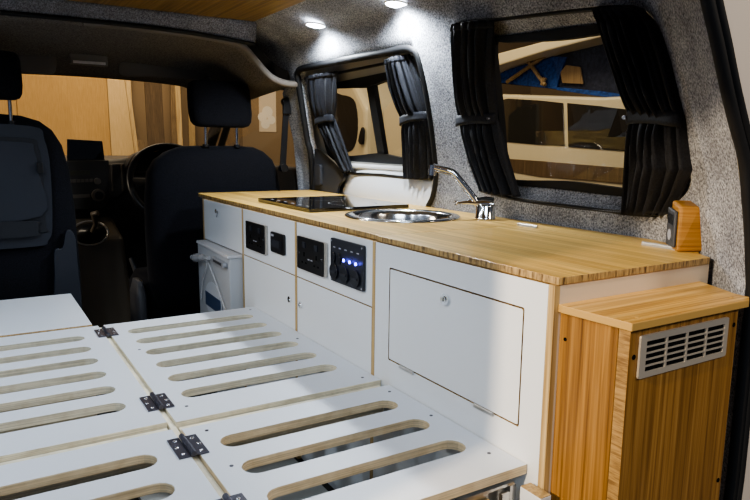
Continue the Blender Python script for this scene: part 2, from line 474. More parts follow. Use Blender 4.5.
# the coving returns up to the bamboo
o = build('roof', MB().box(-0.42, 1.14, 0.53, 2.40, 1.295, 1.32).box(-0.42, 1.14, 2.40, 3.02, 1.27, 1.295), M['paint']); struct(o, 'van roof skin', 'roof')
def header():
    def fn(u, v):
        x = -0.36 + 1.285 * u
        sag = 0.024 * max(0, (x - 0.45) / 0.47) ** 2 + 0.008 * max(0, (0.45 - x) / 0.8) ** 2
        z = CEIL + 0.002 - (0.048 + sag) * v
        return (x, 2.322 + 0.02 * v, z)
    return MB().grid(fn, 30, 6)
o = build('trim_2', header(), M['felt_dark'], solid=0.006); struct(o, 'grey felt header strip at the front edge of the ceiling', 'trim')
def hz(x): return 1.222 - 0.024 * max(0, (x - 0.45) / 0.47) ** 2 - 0.008 * max(0, (0.45 - x) / 0.8) ** 2
o = build('trim_3', MB().tube([(x, 2.338, hz(x) - 0.004) for x in [-0.36 + 0.064 * i for i in range(21)]], 0.0075, 8), M['black_m'])
struct(o, 'thin black trim line under the felt header', 'trim')

# cab headliner: arch section swept forwards
arch = [(-0.40, 0.86), (-0.33, 1.05), (-0.22, 1.165), (0, 1.205), (0.35, 1.217), (0.62, 1.214), (0.80, 1.205), (0.875, 1.19), (0.925, 1.145), (0.965, 1.105), (1.0, 1.08), (1.05, 1.066), (1.10, 1.066)]
archc = [(p.x, p.z) for p in catmull([V((a, 0, b)) for a, b in arch], 4)]
def headl(u, v):
    k = u * (len(archc) - 1); i = min(int(k), len(archc) - 2); t = k - i
    x = archc[i][0] * (1 - t) + archc[i + 1][0] * t; z = archc[i][1] * (1 - t) + archc[i + 1][1] * t
    drop = 0.112 * v ** 1.2
    z2 = z - drop * max(0, min(1, (z - 1.0) / 0.17))
    return (x, 2.352 + 0.66 * v, z2)
o = build('ceiling.001', MB().grid(headl, 52, 12), M['headliner'], solid=0.008); struct(o, 'dark grey headliner over the cab', 'ceiling')
o = build('trim_4', MB().tube([(x, 2.350, z - 0.002) for x, z in archc[16:]], 0.013, 8), M['tan'], ); struct(o, 'taupe edge trim of the cab headliner arch', 'trim')

fill = [(x, z) for x, z in archc[24:]] + [(1.21, 1.06), (1.21, 1.292), (0.80, 1.292)]
o = build('trim_7', MB().plate(fill, [], TY(2.64), 0.006, 0, 0), M['black_m']); struct(o, 'dark recess panel between the headliner arch and the felt coving', 'trim')
# sun visors and dome lamp hang under the headliner
def visor(px, label, y=2.80):
    pts = [P(a, b, 'y', y) for a, b in px]
    mb = MB(); loop = [(p.x, p.z) for p in catmull(pts, 4, True)]
    mb.plate(loop, [], lambda u, v, w: (u, y - w - (v - 1.1) * 0.25, v), 0.018, 0, 0)
    r = thing('sun_visor', label, 'sun visor', (loop[0][0], y, loop[0][1]), 'sun visors')
    build('visor_board', mb, M['visor'], r, bevel=0.006, seg=3)
    xs = [p[0] for p in loop]; zt = max(p[1] for p in loop)
    m2 = MB().cyl((min(xs) + .03, y + .005, zt - 0.002), (max(xs) - .03, y + .005, zt - 0.006), 0.006, 10)
    build('pivot_rod', m2, M['black'], r)
visor([(118, 68), (124, 62), (160, 65), (216, 71), (222, 74), (221, 80), (200, 80), (150, 77), (122, 76)], 'dark sun visor above the driver seat headrest')
visor([(2, 60), (20, 56), (48, 56.5), (55, 59), (54, 73), (40, 74), (12, 73), (-30, 72), (-30, 60)], 'dark sun visor above the passenger seat headrest')
dl = thing('dome_lamp', 'slim interior lamp set in the cab headliner between the sun visors', 'lamp', P(90, 63, 'y', 2.74))
a, b = P(70, 60.5, 'y', 2.72), P(108, 64, 'y', 2.72)
build('lamp_housing', MB().hexa([(a.x, 2.72, a.z - .010), (b.x, 2.72, b.z - .010), (b.x, 2.79, b.z - .006), (a.x, 2.79, a.z - .006)],
      [(a.x, 2.72, a.z + .05), (b.x, 2.72, b.z + .05), (b.x, 2.79, b.z + .05), (a.x, 2.79, a.z + .05)]), M['tan'], dl, bevel=0.003)
build('lamp_lens', MB().box(a.x + .01, b.x - .01, 2.710, 2.7185, a.z - .008, a.z + .001), M['satin'], dl)

# ------------------------------------------------------------------ windows in the side wall
def pane_window(name, frame_px, off, mid=None, label='', fw=0.014, glassm='glass'):
    pts = [PW(a, b, off) for a, b in frame_px]
    loop = catmull(pts, 4, True); n = len(loop)
    c = sum(loop, V()) / n
    inner = [p + (c - p).normalized() * fw * 1.6 for p in loop]
    mb = MB()
    fr = [[p + V((d, 0, 0)) for p in l] for l, d in ((loop, 0.012), (loop, -0.008), (inner, -0.008), (inner, 0.012))]
    mb.rings(fr + [fr[0]], 0, cap=False, smooth=False)
    root = thing(name, label, 'window', c); root['kind'] = 'structure'
    build('window_frame', mb, M['black_m'], root)
    g = MB(); g.add([p + V((0.006, 0, 0)) for p in inner], [tuple(range(n))])
    build('glass_pane', g, M[glassm], root)
    if mid:
        p, q = PW(*mid[0], off), PW(*mid[1], off)
        build('mullion', MB().hexa([q + V((-.006, -mid[2], 0)), q + V((.012, -mid[2], 0)), q + V((.012, mid[2], 0)), q + V((-.006, mid[2], 0))],
              [p + V((-.006, -mid[2], 0)), p + V((.012, -mid[2], 0)), p + V((.012, mid[2], 0)), p + V((-.006, mid[2], 0))]), M['black_m'], root)
    return root
# rear quarter window
w2 = W2_PX
pane_window('window_2', w2, 0.042, None, 'rear side window glass in a black frame, between the gathered black curtains')
# front sliding-door window
w1 = [(311, 92), (338, 83), (370, 76), (400, 70), (414, 68), (422, 100), (430, 140), (431, 163), (420, 165), (380, 163), (345, 160), (331, 157), (322, 130)]
pane_window('window_1', w1, 0.075, ((371, 84), (383, 158), 0.022), 'front sliding window with a black centre bar and two panes', 0.022)

# inner skin of the side door, with the glass opening cut in it
def yz(px, py, off): p = PW(px, py, off); return (p.y, p.z)
def door_skin():
    mb = MB()
    hole = smooth_loop([yz(a, b, 0.07) for a, b in w1], 4)
    sk = [(1.40, 0.58), (1.40, 1.20), (2.56, 1.20), (2.56, 0.58)]
    loops = [sk, hole]; flat = [p for l in loops for p in l]
    tri = tessellate_polygon([[V((p[0], p[1], 0)) for p in l] for l in loops])
    mb.add([(W(y, min(z, 1.18)) + 0.068, y, z) for y, z in flat], [tuple(t) for t in tri])
    return mb
dr = thing('door_1', 'sliding side door inner skin behind the front curtains', 'door', (1.2, 2.0, 0.70)); dr['kind'] = 'structure'
build('inner_skin', door_skin(), M['doorgrey'], dr)
def bulge(u, v):
    y = 1.46 + 0.72 * u; z = 0.60 + 0.155 * v
    z -= 0.022 * max(0, (u - .8) / .2) ** 2 * v
    return (1.186 + 0.020 * v * v + 0.025 * (2 * u - 1) ** 4 - 0.012 * sin(pi * v), y, z)
build('lower_panel', MB().grid(bulge, 24, 10), M['paint'], dr, solid=0.004)
ya, yb = 1.46, 2.16
build('sill_ledge', MB().box(1.200, 1.245, ya, yb, 0.752, 0.770), M['paint'], dr, bevel=0.006)
a = P(321, 172, 'x', 1.175)
build('corner_cover', MB().plate(smooth_loop([tuple(P(px, py, 'x', 1.185).yz) for px, py in [(311, 150), (320, 150), (330, 158), (340, 168), (345, 178), (339, 186), (335, 196), (312, 192), (309, 170)]], 3), [],
      lambda u, v, w: (1.192 - w, u, v), 0.012, 0, 0), M['greyplastic'], dr, bevel=0.004)
build('corner_latch', MB().plate(rrect(2.30, 2.345, 0.68, 0.76, 0.01), [], TX(1.178), 0.012, 0, 0), M['greyplastic'], dr, bevel=0.003)

# ------------------------------------------------------------------ curtains, tiebacks, rails
def poly_at(tab, t):
    for (t0, a), (t1, b) in zip(tab, tab[1:]):
        if t <= t1:
            s = (t - t0) / (t1 - t0); s2 = s * s * (3 - 2 * s) * .5 + s * .5
            return (a[0] + (b[0] - a[0]) * s2, a[1] + (b[1] - a[1]) * s2)
    return tab[-1][1]
def curtain(label, left, right, tie, off, n, amp, seed, thick=0.006):
    """left / right: [(t, measured edge point)]; tie = t of the tieback"""
    rnd = random.Random(seed); ph = [rnd.uniform(-.5, .5) for _ in range(6)]
    wig = [rnd.uniform(0.7, 1.25) for _ in range(n + 1)]
    def pos(u, t):
        l, r = poly_at(left, t), poly_at(right, t)
        a, b = PW(*l, off), PW(*r, off)
        return a.lerp(b, u)
    def fn(u, t):
        p = pos(u, t)
        uu = u + 0.02 * sin(9 * t + ph[0]) * (1 - abs(2 * u - 1))
        k = uu * n; i = min(int(k), n - 1)
        pinch = 1 - 0.55 * math.exp(-((t - tie) / 0.07) ** 2)
        head = 0.55 + 0.45 * min(1, t / 0.10)
        d = amp * pinch * head * (sin(2 * pi * k + ph[1] + 0.8 * sin(3 * t + ph[2])) * wig[i] + 0.35 * sin(2 * pi * k * 2.3 + ph[3] + 2 * t))
        belly = -0.012 * sin(pi * u) * (0.5 + pinch)
        hem = 0.0025 * sin(2 * pi * k + 1) * (t > 0.97)
        return (p.x + d + belly, p.y, p.z + hem)
    l, r = poly_at(left, tie), poly_at(right, tie)
    root = thing('curtain', label, 'curtain', pos(.5, 1.0), 'black pleated curtains at the side windows')
    cl = MB().grid(fn, n * 10 + 1, 46)
    build('cloth', cl, M['curtain'], root, solid=0.002)
    def hd(u, v): 
        q = V(fn(u, 0.012 + 0.05 * v)); q.x -= 0.0035; return tuple(q)
    build('heading_tape', MB().grid(hd, n * 10 + 1, 4), M['curtain'], root, solid=0.0015)
    # tieback: a strap hugging the cloth
    hw = tie_w = 0.013
    def tb(u, v):
        q = pos(min(1, max(0, u)), tie)
        bow = 0.015 * (1 - (2 * u - 1) ** 4) ** .5 if abs(2 * u - 1) < 1 else 0
        q = q + V((-0.004 - bow, 0, hw * (1 - 2 * v) + 0.004 * sin(pi * u)))
        return tuple(q)
    t = build('tieback', MB().grid(tb, 24, 4), M['curtain'], root, solid=0.004)
    t['label'] = 'black strap holding the curtain gathered'
    return root, pos, tb, t
def stud(parent, p):
    build('stud', MB().cyl(p, p + V((-0.006, 0, 0)), 0.0042, 12), M['screw'], parent)

r, pos, tb, t = curtain('black curtain tied back at the rear side window, beside the tap',
    [(0, (451, 25)), (.33, (454, 80)), (.56, (458, 122)), (.8, (470, 160)), (1, (481, 190))],
    [(0, (495, 20)), (.33, (494, 80)), (.56, (497, 119)), (.8, (507, 160)), (1, (519, 197))], .56, -0.008, 6, 0.012, 3)
q = V(tb(.92, .5)); stud(t, q)
r, pos, tb, t = curtain('black curtain tied back at the rear side window, above the bamboo corner box',
    [(0, (594, 10)), (.25, (610, 60)), (.53, (629, 118)), (.75, (626, 165)), (1, (623, 213))],
    [(0, (640, 8)), (.10, (656, 26)), (.25, (668, 60)), (.53, (683, 120)), (.78, (690, 170)), (.9, (680, 194)), (1, (668, 214))], .53, -0.008, 7, 0.015, 5)
q = V(tb(.04, .5)); stud(t, q + V((-.004, 0, 0)))
r, pos, tb, t = curtain('black curtain of the front side window, swept back in a diagonal fold',
    [(0, (306, 77)), (.33, (311, 108)), (.52, (318, 126)), (.75, (331, 150)), (1, (344, 173))],
    [(0, (338, 71)), (.33, (337, 102)), (.48, (335, 118)), (.75, (346, 148)), (1, (354, 171))], .48, 0.022, 6, 0.008, 7)
r, pos, tb, t = curtain('black curtain of the front side window, hanging behind the tap spout',
    [(0, (386, 60)), (.25, (390, 88)), (.5, (402, 122)), (.75, (404, 150)), (1, (405, 178))],
    [(0, (411, 54)), (.25, (421, 82)), (.5, (430, 116)), (.75, (433, 150)), (1, (433.5, 179))], .5, 0.016, 6, 0.008, 9)

def rail(label, pxs, off, r=0.0052):
    pts = catmull([PW(a, b, off) for a, b in pxs], 5)
    o = build('curtain_rail', MB().tube(pts, r, 8), M['black'])
    return tag(o, label, 'curtain rail', 'curtain rails along the side windows')
rail('black curtain rail along the top of the rear side window', [(452, 25), (470, 22), (495, 19.5), (540, 14.5), (595, 9), (640, 7)], 0.006)
rail('black curtain rail along the bottom of the rear side window', [(482, 191), (517, 199.5), (560, 205.5), (622, 213), (660, 215)], 0.004)
rail('black curtain rail along the top of the front side window', [(305, 79), (338, 73), (375, 65.5), (412, 57.5)], 0.03)
rail('black curtain rail along the bottom of the front side window', [(341, 172), (354, 173.5), (380, 175), (405, 177.5), (432, 179)], 0.024)

# ------------------------------------------------------------------ tailgate seal and body outside it
sc = catmull([wallpt(Y_SEAL, 1.235 - 1.235 * i / 24) for i in range(25)], 3)
mb = MB()
for dx, r in ((0.004, 0.009), (0.0165, 0.008)):
    mb.tube([p + V((dx, -0.006 - dx * .3, dx * .25)) for p in sc], r, 10)
o = build('trim_5', mb, M['black_m']); struct(o, 'black rubber tailgate seal along the rear pillar', 'trim')
mb = MB(); a = [p + V((0.020, 0.004, 0.005)) for p in sc]; b = [p + V((0.33, 0.03, 0.05)) for p in sc]; c = [p + V((0.05, -0.006, 0.010)) for p in sc]
n = len(sc)
mb.add(a + c + b, [(i, i + 1, n + i + 1, n + i) for i in range(n - 1)] + [(n + i, n + i + 1, 2 * n + i + 1, 2 * n + i) for i in range(n - 1)], 0, True)
o = build('wall_back', mb, mat('pale_body_paint', (0.80, 0.68, 0.56), .4)); struct(o, 'pale painted rear body pillar outside the tailgate seal', 'wall')

# ------------------------------------------------------------------ floor and left side (bounce and shelter)
o = build('floor', MB().box(-0.42, 1.19, 0.50, 3.9, -0.02, 0.0), M['floor']); struct(o, 'dark van floor', 'floor')
mb = MB().box(-0.45, -0.40, 0.55, 2.5, 0.0, 0.74).box(-0.45, -0.40, 0.55, 0.75, 0.74, 1.30).box(-0.45, -0.40, 0.75, 2.5, 1.12, 1.30).box(-0.45, -0.40, 1.35, 1.5, 0.74, 1.12)
o = build('wall_left', mb, M['felt']); struct(o, 'felt lined left side wall of the van', 'wall')

# ------------------------------------------------------------------ bed panels
ZB0 = Z_BED - 0.016
def bed_panel(x0, x1, y0, y1, slots, label, name='slatted_bed_panel', cat='bed panel', screws=()):
    mb = MB(); mb.plate([(x0, y0), (x1, y0), (x1, y1), (x0, y1)], [stadium(a, b, y, 0.047) for a, b, y in slots], TZ(ZB0), 0.016, 0, 1)
    root = thing(name, label, cat, ((x0 + x1) / 2, (y0 + y1) / 2, ZB0), 'white plywood bed panels')
    build('slatted_board' if slots else 'board', mb, [M['white_bed'], M['ply_strip'] if not slots else M['ply_pale'] if y0 > 1 else M['ply']], root, bevel=0.0022, seg=2)
    for sx, sy in screws:
        build('screw', MB().cyl((sx, sy, Z_BED - .001), (sx, sy, Z_BED + 0.0006), 0.0032, 10), M['hinge'], root)
    return root
Y1 = [1.715, 1.616, 1.518, 1.418, 1.319, 1.221]
Y2 = [0.982, 0.882, 0.784]
XL0, XL1, XR0, XR1 = -0.165, 0.2645, 0.2775, 0.6985
bp1 = bed_panel(XR0, XR1, 1.100, 1.812, [(0.320, 0.657, y) for y in Y1], 'white slatted bed panel with six slots beside the kitchen cabinets', screws=[(0.313, 1.55), (0.313, 1.16), (0.672, 1.13), (0.672, 1.45), (0.675, 1.78)])
bp2 = bed_panel(XR0, XR1, 0.678, 1.068, [(0.318, 0.658, y) for y in Y2], 'white slatted bed panel with three slots beside the large cabinet door', screws=[(0.313, 1.04), (0.307, 0.90), (0.678, 1.035), (0.68, 0.90), (0.672, 0.735)])
bed_panel(XL0, XL1, 1.108, 1.815, [(-0.115, 0.2175, y) for y in Y1], 'white slatted bed panel left of the hinges, next to the flat panel')
bed_panel(XL0, XL1, 0.678, 1.076, [(-0.115, 0.2165, y) for y in Y2], 'white slatted bed panel left of the hinges, nearest the tailgate')
bed_panel(-0.165, 0.2535, 1.834, 2.255, [], 'flat white bed panel without slots behind the passenger seat', 'flat_bed_panel')
# plywood battens that carry the panels
def batten(x0, x1, y0, y1, z0, label, m='ply_pale', z1=ZB0 - 0.0005):
    o = build('bed_batten', MB().box(x0, x1, y0, y1, z0, z1), M[m], bevel=0.001)
    tag(o, label, 'batten', 'battens under the bed')
batten(0.2662, 0.2758, 0.69, 1.815, 0.30, 'long pale batten under the hinge line of the bed', z1=Z_BED - 0.006)
batten(-0.16, 0.262, 1.082, 1.102, 0.28, 'cross batten in the gap between the two slatted panels left of the hinges', z1=Z_BED - 0.008)
batten(0.280, 0.69, 1.074, 1.094, 0.28, 'cross batten in the gap between the two slatted panels beside the cabinets', z1=Z_BED - 0.008)
batten(-0.16, 0.25, 1.818, 1.85, 0.001, 'upright board at the front edge of the bed below the flat panel', 'ply')

o = build('base_board', MB().box(0.29, 0.685, 0.70, 1.80, 0.001, 0.014), mat('grey_board', (0.42, 0.43, 0.41), .6), bevel=.001)
tag(o, 'pale grey board on the floor, seen through the bed slots', 'board')

# bed hinges
def bed_hinge(panel, x, y):
    mb = MB()
    for k in range(5):
        y0 = y - 0.037 + 0.0148 * k
        mb.cyl((x, y0 + 0.0004, Z_BED + 0.004), (x, y0 + 0.0144, Z_BED + 0.004), 0.0046, 14)
    h = build('hinge', mb, M['hinge'], panel); h['label'] = 'dark metal butt hinge'
    for s in (-1, 1):
        mb = MB().box(x + (0.0045 if s > 0 else -0.0235), x + (0.0235 if s > 0 else -0.0045), y - 0.037, y + 0.037, Z_BED + 0.0003, Z_BED + 0.0022)
        for k in (-1, 0, 1):
            cx = x + s * (0.014 + 0.004 * (k == 0)); cy = y + 0.025 * k
            mb.lathe([(0.0036, 0.0023), (0.0034, 0.0030), (0, 0.0034)], (cx, cy, Z_BED), 12, 1)
        build('hinge_leaf', mb, [M['hinge'], M['screw']], h)
bed_hinge(bp1, 0.271, 1.733); bed_hinge(bp1, 0.270, 1.205)
bed_hinge(bp2, 0.268, 0.995); bed_hinge(bp2, 0.268, 0.778)

# drawer runner and end post under the rear edge of the bed
r = thing('drawer_runner', 'grey metal drawer runner under the rear edge of the bed', 'drawer runner', (0.50, 0.68, 0.30))
mb = MB().box(0.40, 0.672, 0.684, 0.690, 0.285, 0.338).box(0.40, 0.672, 0.676, 0.690, 0.334, 0.3385).box(0.40, 0.672, 0.676, 0.690, 0.283, 0.288).box(0.660, 0.672, 0.672, 0.690, 0.285, 0.336)
build('runner_channel', mb, M['steel'], r)
build('runner_block', MB().box(0.50, 0.625, 0.6755, 0.6835, 0.298, 0.322), M['ply_strip'], r, bevel=0.001)
build('runner_bolt', MB().cyl((0.600, 0.675, 0.311), (0.600, 0.671, 0.311), 0.006, 12), M['hinge'], r)
build('end_bracket', MB().box(0.640, 0.656, 0.668, 0.675, 0.300, 0.330), M['steel'], r, bevel=0.001)
mb = MB(); mb.plate([(0.625, 0.0), (0.655, 0.0), (0.655, 0.338), (0.625, 0.338)], [], lambda u, v, w: (0.676 + w, u + 0.0, v), 0.018, 0, 0)
o = build('end_post', MB().hexa([(0.672, 0.622, 0), (0.6935, 0.622, 0), (0.6935, 0.664, 0), (0.672, 0.664, 0)], [(0.672, 0.622, .336), (0.6935, 0.622, .336), (0.6935, 0.664, .336), (0.672, 0.664, .336)], 0), M['white'], bevel=0.0008)
tag(o, 'short white upright panel with a plywood top edge at the rear corner of the bed', 'panel')
build('top_edge', MB().box(0.6725, 0.693, 0.6225, 0.6635, 0.3362, 0.3372), M['ply_strip'], o)

# ------------------------------------------------------------------ kitchen cabinets
YD = [2.288, 1.899, 1.5165, 1.135, 0.649]              # dividers, front to rear
def lock(parent, y, z, r=0.0085, x=X_FACE - 0.0005):
    m = MB().cyl((x, y, z), (x - 0.004, y, z), r, 20).cyl((x - .004, y, z), (x - 0.0055, y, z), r * .55, 16)
    l = build('lock', m, M['chrome'], parent); l['label'] = 'small round chrome lock'
    build('key_slot', MB().box(x - 0.0062, x - 0.0054, y - .0008, y + .0008, z - r * .35, z + r * .35), M['hole'], l)
ZS = 0.504                                               # split between control panel and door
def face(y0, y1, z0, z1, t=0.012, x=X_FACE): return MB().plate([(y0, z0), (y1, z0), (y1, z1), (y0, z1)], [], TX(x + t), t, 0, 1)
G = 'white kitchen cabinets along the side wall'
def divider(parent, y, z1=Z_UND - 0.0008, w=0.011, x0=X_FACE - 0.0003):
    return build('side_panel', MB().box(x0, 0.80, y - w / 2, y + w / 2, 0.004, z1), M['ply_strip'], parent)
# unit behind the driver seat: short flap over an open bay
u1 = thing('kitchen_cabinet', 'short white cabinet with a drop flap, end unit behind the driver seat', 'cabinet', (0.9, 2.09, 0.002), G)
divider(u1, YD[0]); divider(u1, YD[1])
f = build('flap', face(YD[1] + .0063, YD[0] - .0063, ZS, Z_UND - .0012), [M['white'], M['ply_strip']], u1, bevel=0.0008)
lock(f, 2.138, 0.615, 0.0075)
b = MB().cyl((X_FACE - .001, 2.118, 0.612), (X_FACE - 0.006, 2.118, 0.612), 0.006, 14).cyl((X_FACE - .005, 2.118, 0.612), (X_FACE - 0.007, 2.118, 0.596), 0.0025, 8)
build('key', b, M['chrome'], f)
# two units with control panels and doors
def unit(i, label, ly):
    u = thing('kitchen_cabinet', label, 'cabinet', (0.9, (YD[i] + YD[i + 1]) / 2, 0.002), G)
    divider(u, YD[i + 1])
    a, b = YD[i + 1] + .0063, YD[i] - .0063
    build('control_panel', face(a, b, ZS + .0012, Z_UND - .0012), [M['white'], M['ply_strip']], u, bevel=0.0006)
    d = build('door', face(a + .0008, b - .0008, 0.03, ZS - .0014), [M['white'], M['ply_strip']], u, bevel=0.0006)
    lock(d, ly, 0.435, 0.0085)
    build('plinth', face(a, b, 0.004, 0.028, x=X_FACE + .01), [M['white'], M['ply']], u)
    return u
unit(1, 'white cabinet with a socket plate and small heater control above its door', 1.553)
unit(2, 'white cabinet with a socket plate and blue-lit switch panel above its door', 1.487)
# big unit at the tailgate end
u4 = thing('kitchen_cabinet', 'large white cabinet with a wide locked drop-down door at the tailgate end', 'cabinet', (0.9, 0.89, 0.002), G)
DY0, DY1, DZ0, DZ1 = 0.704, 1.073, 0.4125, 0.597
mb = MB(); mb.plate([(YD[4] + .0068, 0.004), (YD[3] - .0063, 0.004), (YD[3] - .0063, Z_UND - .0012), (YD[4] + .0068, Z_UND - .0012)], [rrect(DY0 - .003, DY1 + .003, DZ0 - .003, DZ1 + .003, 0.003, 2)], TX(X_FACE + .012), 0.012, 0, 1)
build('front_frame', mb, [M['white'], M['end']], u4)
mb = MB(); mb.plate(rrect(DY0, DY1, DZ0, DZ1, 0.003, 2), [], TX(X_FACE + .012), 0.012, 0, 1)
d = build('door', mb, [M['white'], M['end']], u4)
lock(d, 0.893, 0.5735, 0.0105)
for y in (1.008, 0.782):
    h = build('door_hinge', MB().box(X_FACE - .0035, X_FACE - .0003, y - .024, y + .024, DZ0 - .0065, DZ0 - .0005), M['steel'], d, bevel=0.0005)
build('backing', MB().box(X_FACE + .0135, X_FACE + .0185, YD[4] + .008, YD[3] - .008, 0.30, Z_UND - .002), M['hole'], u4)
ep = MB().box(X_FACE + .010, 1.072, YD[4] - .0062, YD[4] + .0062, 0.004, Z_UND - .0008)
e = build('end_panel', ep, mat('beige_panel', (0.66, 0.55, 0.42), .5), u4); e['label'] = 'pale end panel facing the tailgate'
build('end_edge', MB().box(X_FACE - .0003, X_FACE + .0098, YD[4] - .0062, YD[4] + .0062, 0.004, Z_UND - .0008), M['ply_strip'], u4)

# ------------------------------------------------------------------ worktop with flap
def wx(y): return W(y, 0.657) - 0.004
SX, SY, SR = 0.955, 1.411, 0.150
back = [(min(wx(y), 1.176), y) for y in [1.16 + 0.07 * i for i in range(18)]]
outer = [(0.709, 1.131), (0.709, 2.375), (0.716, 2.397)] + [(1.174, 2.397)] + list(reversed(back))[:-1] + [(wx(1.15), 1.15), (wx(1.131), 1.131)]
wt = thing('worktop', 'long bamboo worktop over the white cabinets, holding hob and sink', 'worktop', (0.93, 1.7, Z_UND))
mb = MB(); mb.plate(outer, [circle(SX, SY, SR - 0.012)], TZ(Z_UND), Z_TOP - Z_UND, 0, 1)
build('board', mb, [M['top'], M['end']], wt, bevel=0.0012)
# rear part: hinged flap plus fixed strip at the wall
fl = thing('worktop_flap', 'lift-up bamboo worktop flap at the tailgate end, hinged along the wall', 'worktop', (0.9, 0.89, Z_UND))
mb = MB(); mb.plate([(0.703, 0.640), (1.068, 0.640), (1.0905, 0.672), (1.0905, 1.1300), (0.703, 1.1300)], [], TZ(Z_UND), Z_TOP - Z_UND, 0, 1)
build('board', mb, [M['top'], M['end']], fl, bevel=0.0012)
st = [(1.0915, 0.678)] + [(wx(y), y) for y in (0.685, 0.70, 0.74, 0.78, 0.83, 0.90, 1.0, 1.1295)] + [(1.0915, 1.1295)]
st = [(max(x, 1.0915), y) for x, y in st]
mb = MB(); mb.plate(st, [], TZ(Z_UND), Z_TOP - Z_UND, 0, 1)
o = build('worktop_strip', mb, [M['top'], M['end']], bevel=0.0008); tag(o, 'narrow fixed bamboo strip between the flap and the wall', 'worktop')
for y0, y1 in ((1.066, 1.126), (0.705, 0.790)):
    h = build('hinge', MB().cyl((1.091, y0, Z_TOP + .0035), (1.091, y1, Z_TOP + .0035), 0.0034, 12), M['satin'], fl); h['label'] = 'slim silver hinge'
    build('hinge_leaf', MB().box(1.0845, 1.0885, y0 + .002, y1 - .002, Z_TOP + .0003, Z_TOP + .0016), M['satin'], h)

# ------------------------------------------------------------------ hob
hb = thing('hob', 'flat black glass hob set on the bamboo worktop', 'hob', (0.94, 1.785, Z_TOP))
mb = MB(); mb.plate(rrect(0.777, 1.103, 1.592, 1.968, 0.006, 3), [], TZ(Z_TOP + .0008), 0.010, 0, 0)
build('glass_top', mb, M['blackgloss'], hb, bevel=0.0012)
for cy in (1.69, 1.88):
    n = 36; mk = MB()
    vs = [(0.965 + r_ * cos(2 * pi * i / n), cy + r_ * sin(2 * pi * i / n), Z_TOP + 0.0112) for r_ in (.072, .0705) for i in range(n)]
    mk.add(vs, [(i, (i + 1) % n, n + (i + 1) % n, n + i) for i in range(n)])
    build('zone_ring', mk, M['dot'], hb)
for i in range(6):
    y = 1.66 + 0.05 * i
    build('touch_mark', MB().box(0.800, 0.806, y - .008, y + .008, Z_TOP + .0110, Z_TOP + .01125), M['dot'], hb)

# ------------------------------------------------------------------ sink
sk = thing('sink', 'round stainless steel sink bowl with a polished rim', 'sink', (SX, SY, Z_TOP))
prof_s = [(SR, 0.0008), (SR, 0.0035), (SR - 0.004, 0.0055), (SR - 0.012, 0.0060), (SR - 0.018, 0.0045), (SR - 0.022, 0.001), (SR - 0.027, -0.01), (SR - 0.030, -0.05), (SR - 0.036, -0.085), (SR - 0.055, -0.105), (SR - 0.09, -0.112), (0.024, -0.114)]
build('bowl', MB().lathe(prof_s, (SX, SY, Z_TOP), 64), mat('sink_steel', (0.66, 0.67, 0.68), 0.16, 1.0), sk)
build('drain', MB().lathe([(0.024, -0.1138), (0.022, -0.112), (0.015, -0.1125), (0, -0.113)], (SX, SY, Z_TOP), 24), M['chrome'], sk)

# ------------------------------------------------------------------ tap
TXc = V((1.112, 1.268, Z_TOP))
tp = thing('tap', 'chrome mixer tap with an angled spout reaching over the sink', 'tap', TXc)
build('base', MB().lathe([(0.0265, 0.0008), (0.0265, 0.004), (0.025, 0.006), (0.025, 0.034), (0.0235, 0.037), (0.0, 0.037)], TXc, 32), M['chrome'], tp)
dirn = (V((SX + .0, SY, 0)) - V((TXc.x, TXc.y, 0))).normalized()
nrm = V((-dirn.y, dirn.x, 0))
def PT(px, py):   # on the vertical plane that holds the spout
    d = ray(px, py); return EYE + d * ((TXc - EYE).dot(nrm) / d.dot(nrm))
e0, e1, e2 = PT(480, 205), PT(453, 172.5), PT(433, 167)
build('spout', MB().tube(catmull([e0 + V((0, 0, -.004)), e0.lerp(e1, .5), e1.lerp(e0, .08), e1.lerp(e2, .15), e1.lerp(e2, .6), e2], 6), 0.0095, 14), M['chrome'], tp)
e3 = e2 + V((0, 0, -0.021)) - dirn * -.002
build('aerator', MB().cyl(e2 + V((0, 0, 0.005)), e3, 0.0105, 18), M['chrome'], tp)
l0, l1 = PT(486, 204.5), PT(456, 202.5)
hd = build('lever', MB().tube([TXc + V((0, 0, 0.043)) + dirn * -.02, TXc + V((0, 0, 0.045)), V((l1.x, l1.y, l1.z + .001)).lerp(TXc + V((0, 0, .045)), .4), l1], [0.016, 0.0165, 0.0085, 0.0055], 16, flat=0.55), M['chrome'], tp)
build('lever_knob', MB().lathe([(0, .0065), (.004, .0055), (.0065, 0), (.004, -.0055), (0, -.0065)], l1, 14), M['chrome'], hd)

